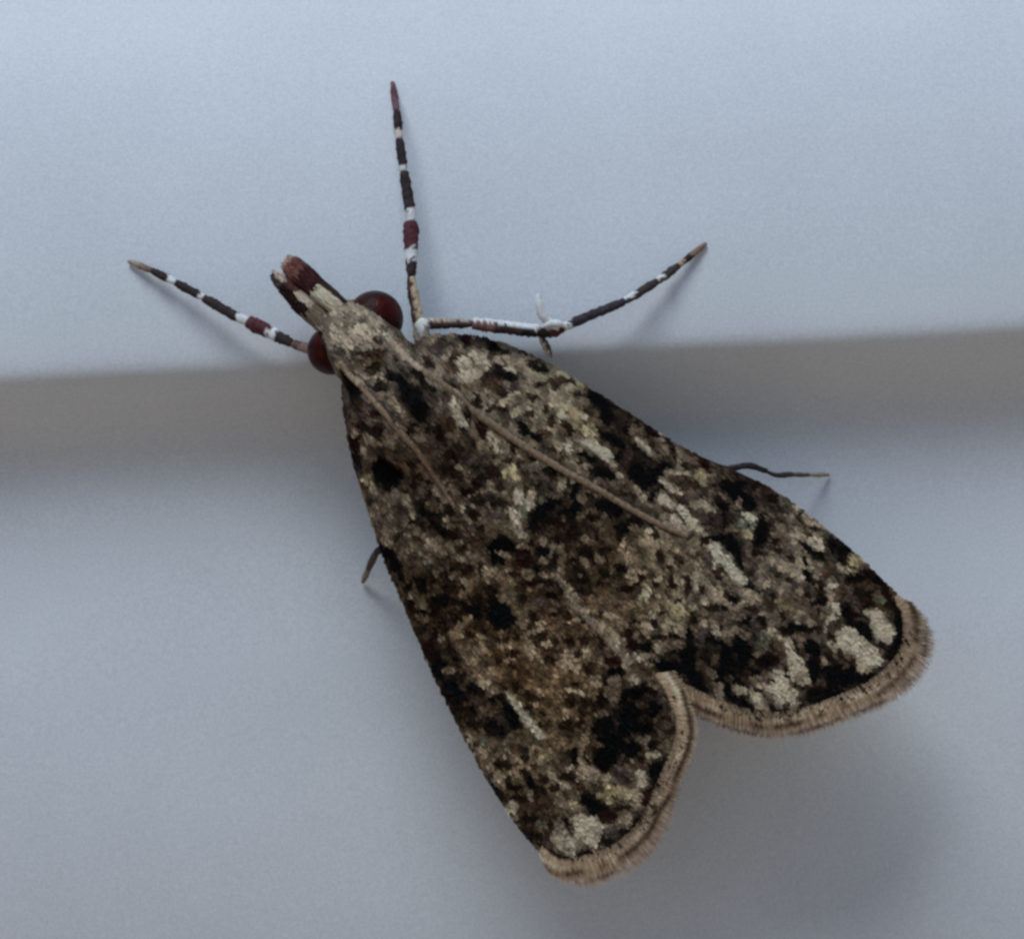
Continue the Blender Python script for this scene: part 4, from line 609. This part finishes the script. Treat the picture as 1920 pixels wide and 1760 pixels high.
def tube(name, pts, colfun, parent, mat=None, seg=12, n=24, flat=1.0, rough=0.0, seed=0, edge=0.0):
    """pts: (px, py, h, radius px). colfun(f, ang) -> sRGB for fraction along and angle (0 = toward the camera)."""
    r = np.random.default_rng(seed + 100)
    q, f = spline(pts, n)
    ctr = P(q[:, 0], q[:, 1], q[:, 2])
    tan = np.gradient(ctr, axis=0); tan /= np.linalg.norm(tan, axis=1)[:, None]
    view = np.array([0.0, -1.0, 0.0])
    side = np.cross(tan, view); side /= np.linalg.norm(side, axis=1)[:, None]
    upv = np.cross(side, tan)
    v = []; cols = []
    for i in range(n):
        rad = max(q[i, 3], 0.3) * S
        for k in range(seg):
            a = 2 * math.pi * k / seg
            rr = rad * (1 + rough * r.normal())
            v.append(ctr[i] + side[i] * math.sin(a) * rr + upv[i] * math.cos(a) * rr * flat)
            cols.append(np.clip(lin(colfun(float(np.clip(f[i] + edge * r.normal(), 0, 1)), a + 0.25 * r.normal())) / ILLUM * 1.05 * (1 + 0.16 * r.normal()), 0.003, 0.80))
    F = []
    for i in range(n - 1):
        for k in range(seg):
            F.append((i * seg + k, i * seg + (k + 1) % seg, (i + 1) * seg + (k + 1) % seg, (i + 1) * seg + k))
    F.append(tuple(reversed(range(seg)))); F.append(tuple((n - 1) * seg + k for k in range(seg)))
    return attach(mesh_obj(name, v, F, mat or M_leg, None, np.array(cols)), parent)

def leg(path, segs, root_seg, seed):
    """path: (px, py, h) from body to claw. segs: (name, f0, f1, r0, r1, [(f, colour)...]) along the path; root_seg is the part, the rest sub-parts."""
    pth = np.array(path, float)
    d = np.r_[0, np.cumsum(np.linalg.norm(np.diff(pth[:, :2], axis=0), axis=1))]
    def at(x):   # x: px along the path
        return [np.interp(x, d, pth[:, k]) for k in range(3)]
    root = None
    for i, (nm, x0, x1, r0, r1, stops) in enumerate(segs):
        m = max(4, int((x1 - x0) / 12))
        xs = np.linspace(x0, x1, m)
        fr = (xs - x0) / (x1 - x0)
        rad = r0 + (r1 - r0) * fr
        rad = rad * np.interp(fr, [0, 0.1, 0.85, 1.0], [0.78, 1.0, 1.06, 0.8])
        pts = [tuple(at(x)) + (rr,) for x, rr in zip(xs, rad)]
        fs = [s_[0] for s_ in stops]
        def cf(f, a, fs=fs, stops=stops):
            j = max(k for k in range(len(fs)) if f >= fs[k] - 1e-6)
            c = stops[j][1]
            return c(a) if callable(c) else c
        o = tube('leg' if i == 0 else nm, pts, cf, moth if root is None else root, n=max(10, int((x1 - x0) / 4)), seg=12, rough=0.08, seed=seed * 20 + i, edge=0.03)
        if root is None: root = o
    return root

WH, PUR, DK, BRN, TANC, GRY = (206, 206, 200), (62, 36, 44), (38, 33, 36), (74, 60, 58), (132, 114, 108), (128, 120, 112)
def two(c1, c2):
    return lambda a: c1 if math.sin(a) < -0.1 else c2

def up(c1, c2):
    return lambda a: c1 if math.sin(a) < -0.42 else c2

def wall_h(px, py):
    h = 0.0
    for _ in range(4):
        z = float(P(px, py, h)[2]); h = -wall_y(z)
    return h

def leg_path(pts, tip):
    return pts + [(tip[0], tip[1], wall_h(*tip) + 0.04)]
# foreleg reaching left from under the eye
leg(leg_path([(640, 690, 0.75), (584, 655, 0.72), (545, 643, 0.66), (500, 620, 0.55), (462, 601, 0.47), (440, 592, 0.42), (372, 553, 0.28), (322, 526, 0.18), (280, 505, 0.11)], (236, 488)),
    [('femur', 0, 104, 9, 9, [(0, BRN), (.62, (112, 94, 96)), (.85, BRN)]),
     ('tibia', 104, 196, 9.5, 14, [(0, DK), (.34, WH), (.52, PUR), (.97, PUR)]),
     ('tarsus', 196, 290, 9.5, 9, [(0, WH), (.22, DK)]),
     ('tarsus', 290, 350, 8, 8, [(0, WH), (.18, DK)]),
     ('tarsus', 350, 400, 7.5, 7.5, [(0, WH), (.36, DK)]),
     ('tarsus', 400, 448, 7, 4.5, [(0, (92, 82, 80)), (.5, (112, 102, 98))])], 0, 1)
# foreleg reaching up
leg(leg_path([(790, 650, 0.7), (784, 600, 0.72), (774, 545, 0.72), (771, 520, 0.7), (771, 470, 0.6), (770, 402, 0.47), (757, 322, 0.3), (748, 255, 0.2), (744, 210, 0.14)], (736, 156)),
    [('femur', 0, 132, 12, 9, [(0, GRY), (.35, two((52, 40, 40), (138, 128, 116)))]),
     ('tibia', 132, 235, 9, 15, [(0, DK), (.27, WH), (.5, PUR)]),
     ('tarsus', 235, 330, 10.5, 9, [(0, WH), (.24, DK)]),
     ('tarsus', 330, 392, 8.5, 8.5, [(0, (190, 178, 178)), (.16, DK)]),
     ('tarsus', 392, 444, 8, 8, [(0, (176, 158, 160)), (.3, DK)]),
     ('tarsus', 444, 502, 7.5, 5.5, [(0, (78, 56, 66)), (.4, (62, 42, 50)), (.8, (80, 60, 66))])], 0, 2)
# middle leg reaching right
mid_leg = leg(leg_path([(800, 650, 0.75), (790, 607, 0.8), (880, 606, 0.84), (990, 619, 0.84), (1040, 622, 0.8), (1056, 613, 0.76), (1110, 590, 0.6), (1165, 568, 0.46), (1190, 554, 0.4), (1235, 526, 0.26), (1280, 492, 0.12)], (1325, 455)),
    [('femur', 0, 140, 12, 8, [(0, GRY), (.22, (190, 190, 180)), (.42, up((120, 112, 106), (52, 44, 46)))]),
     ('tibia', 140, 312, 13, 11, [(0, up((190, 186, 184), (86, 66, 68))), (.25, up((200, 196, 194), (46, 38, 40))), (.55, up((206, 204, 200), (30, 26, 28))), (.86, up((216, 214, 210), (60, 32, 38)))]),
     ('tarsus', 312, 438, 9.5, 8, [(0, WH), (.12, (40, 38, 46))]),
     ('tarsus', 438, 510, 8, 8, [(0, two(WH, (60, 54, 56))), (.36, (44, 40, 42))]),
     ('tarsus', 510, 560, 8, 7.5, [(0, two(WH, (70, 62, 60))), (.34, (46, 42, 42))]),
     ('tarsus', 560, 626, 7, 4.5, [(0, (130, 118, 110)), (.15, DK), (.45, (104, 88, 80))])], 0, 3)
tube('spur', [(1044, 618, 0.80, 9), (1030, 606, 0.86, 9), (1017, 590, 0.92, 9), (1011, 572, 0.95, 7.5), (1009, 551, 0.96, 3.5)], lambda f, a: (226, 226, 222), mid_leg, n=14, seg=10, rough=0.06, seed=5)
tube('spur', [(1014, 614, 0.88, 4), (1032, 607, 0.92, 7), (1048, 607, 0.91, 6.5), (1060, 612, 0.88, 2.5)], lambda f, a: (220, 220, 216), mid_leg, n=12, seg=10, rough=0.06, seed=6)
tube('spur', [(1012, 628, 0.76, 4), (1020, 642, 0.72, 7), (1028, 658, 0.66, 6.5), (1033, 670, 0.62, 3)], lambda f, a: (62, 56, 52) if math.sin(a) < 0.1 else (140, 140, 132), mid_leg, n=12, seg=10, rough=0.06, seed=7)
# hind feet showing past the wing edges
leg(leg_path([(1300, 890, 0.1), (1404, 872, -0.1), (1430, 880, -0.2), (1457, 892, -0.40), (1480, 889, -0.58), (1505, 890, -0.8)], (1556, 890)),
    [('tibia', 0, 140, 5, 6, [(0, DK)]), ('tarsus', 140, 190, 4, 6, [(0, (48, 46, 46))]), ('tarsus', 190, 222, 4.2, 4.2, [(0, (64, 62, 60))]), ('tarsus', 222, 259, 4.2, 3.6, [(0, (112, 106, 100))])], 0, 8)
leg(leg_path([(770, 1000, -0.2), (706, 1034, -0.55), (692, 1064, -0.95)], (680, 1092)),
    [('tibia', 0, 74, 6, 8, [(0, DK)]), ('tarsus', 74, 108, 7, 7, [(0, (58, 54, 52))]), ('tarsus', 108, 134, 6, 5, [(0, (96, 92, 84))])], 0, 9)

# palps: snout-like brush of scales
def palp(pts, colfun, seed):
    o = tube('palp', pts, colfun, moth, M_scale, seg=16, n=28, rough=0.05, seed=seed)
    r = np.random.default_rng(seed)
    n = 700
    q, f = spline(pts, 200)
    i = r.integers(0, 190, n)
    a = r.uniform(-1.5, 1.5, n)
    d = q[np.minimum(i + 6, 199), :2] - q[i, :2]; d /= np.linalg.norm(d, axis=1)[:, None]
    pr = np.stack([-d[:, 1], d[:, 0]], 1)
    ex = r.normal(0, 0.05, n) + 0.03 * np.sin(a)
    d2 = d + pr * ex[:, None]; d2 /= np.linalg.norm(d2, axis=1)[:, None]
    p2 = np.stack([-d2[:, 1], d2[:, 0]], 1)
    c0 = q[i, :2] + pr * (q[i, 3] * np.sin(a))[:, None]
    h0 = q[i, 2] + q[i, 3] * S * np.cos(a)
    L = r.uniform(14, 22, n); L = np.where(f[i] > 0.85, L * 0.7, L)
    rows = []
    for fr, w, up in ((0, 3.0, 0.0), (0.55, 5.0, 0.008), (1.0, 1.8, 0.008)):
        c = c0 + d2 * (L * fr)[:, None]
        h = h0 + up - 0.0009 * (L * fr) * np.interp(f[i], [0, .8, 1], [0.5, 1, 3.0])
        rows.append((P(c[:, 0] - p2[:, 0] * w / 2, c[:, 1] - p2[:, 1] * w / 2, h), P(c[:, 0] + p2[:, 0] * w / 2, c[:, 1] + p2[:, 1] * w / 2, h)))
    col = np.array([lin(colfun(ff, -aa)) for ff, aa in zip(f[i], a)]) / ILLUM * 1.15 * r.lognormal(0, 0.22, n)[:, None]
    ribbons('scale_cover', rows, np.clip(np.stack([col, col, col * 1.1], 1), 0.003, 0.8), M_scale, o)
    return o
def palp_r(f, a):
    dark_top = math.sin(a) < -0.45
    if f < 0.12: return (96, 84, 76)
    if f < 0.48: return (40, 32, 34) if dark_top else (140, 136, 124)
    if f < 0.72: return (40, 22, 24)
    if f < 0.9: return (76, 52, 50)
    return (112, 94, 90)
def palp_l(f, a):
    low = math.sin(a) > 0.0
    if f < 0.18: return (134, 130, 120)
    if f < 0.34: return (78, 70, 62)
    if f < 0.74: return (24, 15, 15) if low else ((128, 122, 114) if f < 0.56 else (60, 40, 40))
    return (44, 40, 42) if low else (124, 116, 112)
palp([(662, 602, 1.05, 16), (632, 572, 1.08, 17), (600, 545, 1.02, 18), (568, 517, 0.93, 20), (548, 500, 0.86, 16), (536, 490, 0.8, 8)], palp_r, 31)
palp([(630, 628, 1.0, 16), (606, 603, 1.02, 19), (575, 575, 0.95, 19), (545, 546, 0.86, 14), (526, 528, 0.78, 8), (511, 512, 0.72, 2.5)], palp_l, 32)

# antennae laid back over the thorax and wings
def antenna(pts, seed, rad, sink):
    q = []
    for k, (x, y) in enumerate(pts):
        s_, t_ = st_of(np.array([x, y], float))
        h = max(float(wing_h(s_, t_)) + 0.07, float(hB(s_, t_)) if s_ < 345 and abs(t_) < np.interp(s_, RING_S, RING_W) else 0)
        q.append([x, y, h + 0.012 - sink * max(0, k / (len(pts) - 1) - 0.55), rad * (1 - 0.35 * k / (len(pts) - 1))])
    n = 170
    def cf(f, a):
        ring = 0.5 + 0.5 * math.sin(f * 52 * 2 * math.pi)
        g = 0.94 + 0.10 * ring
        c = (118, 107, 96) if f < 0.12 else (96, 84, 73)
        return tuple(min(255, x * g) for x in c)
    return tube('antenna', q, cf, moth, M_leg, seg=8, n=n, flat=0.6, rough=0.10, seed=seed)
antenna([(728, 640), (748, 660), (775, 684), (830, 722), (880, 766), (935, 804), (1000, 848), (1060, 884), (1120, 917), (1180, 953), (1235, 982), (1290, 1006)], 41, 8.5, 0.10)
antenna([(640, 676), (652, 694), (682, 726), (712, 762), (750, 806), (788, 850), (822, 898), (850, 942), (885, 1005), (912, 1050)], 42, 8.5, 0.12)
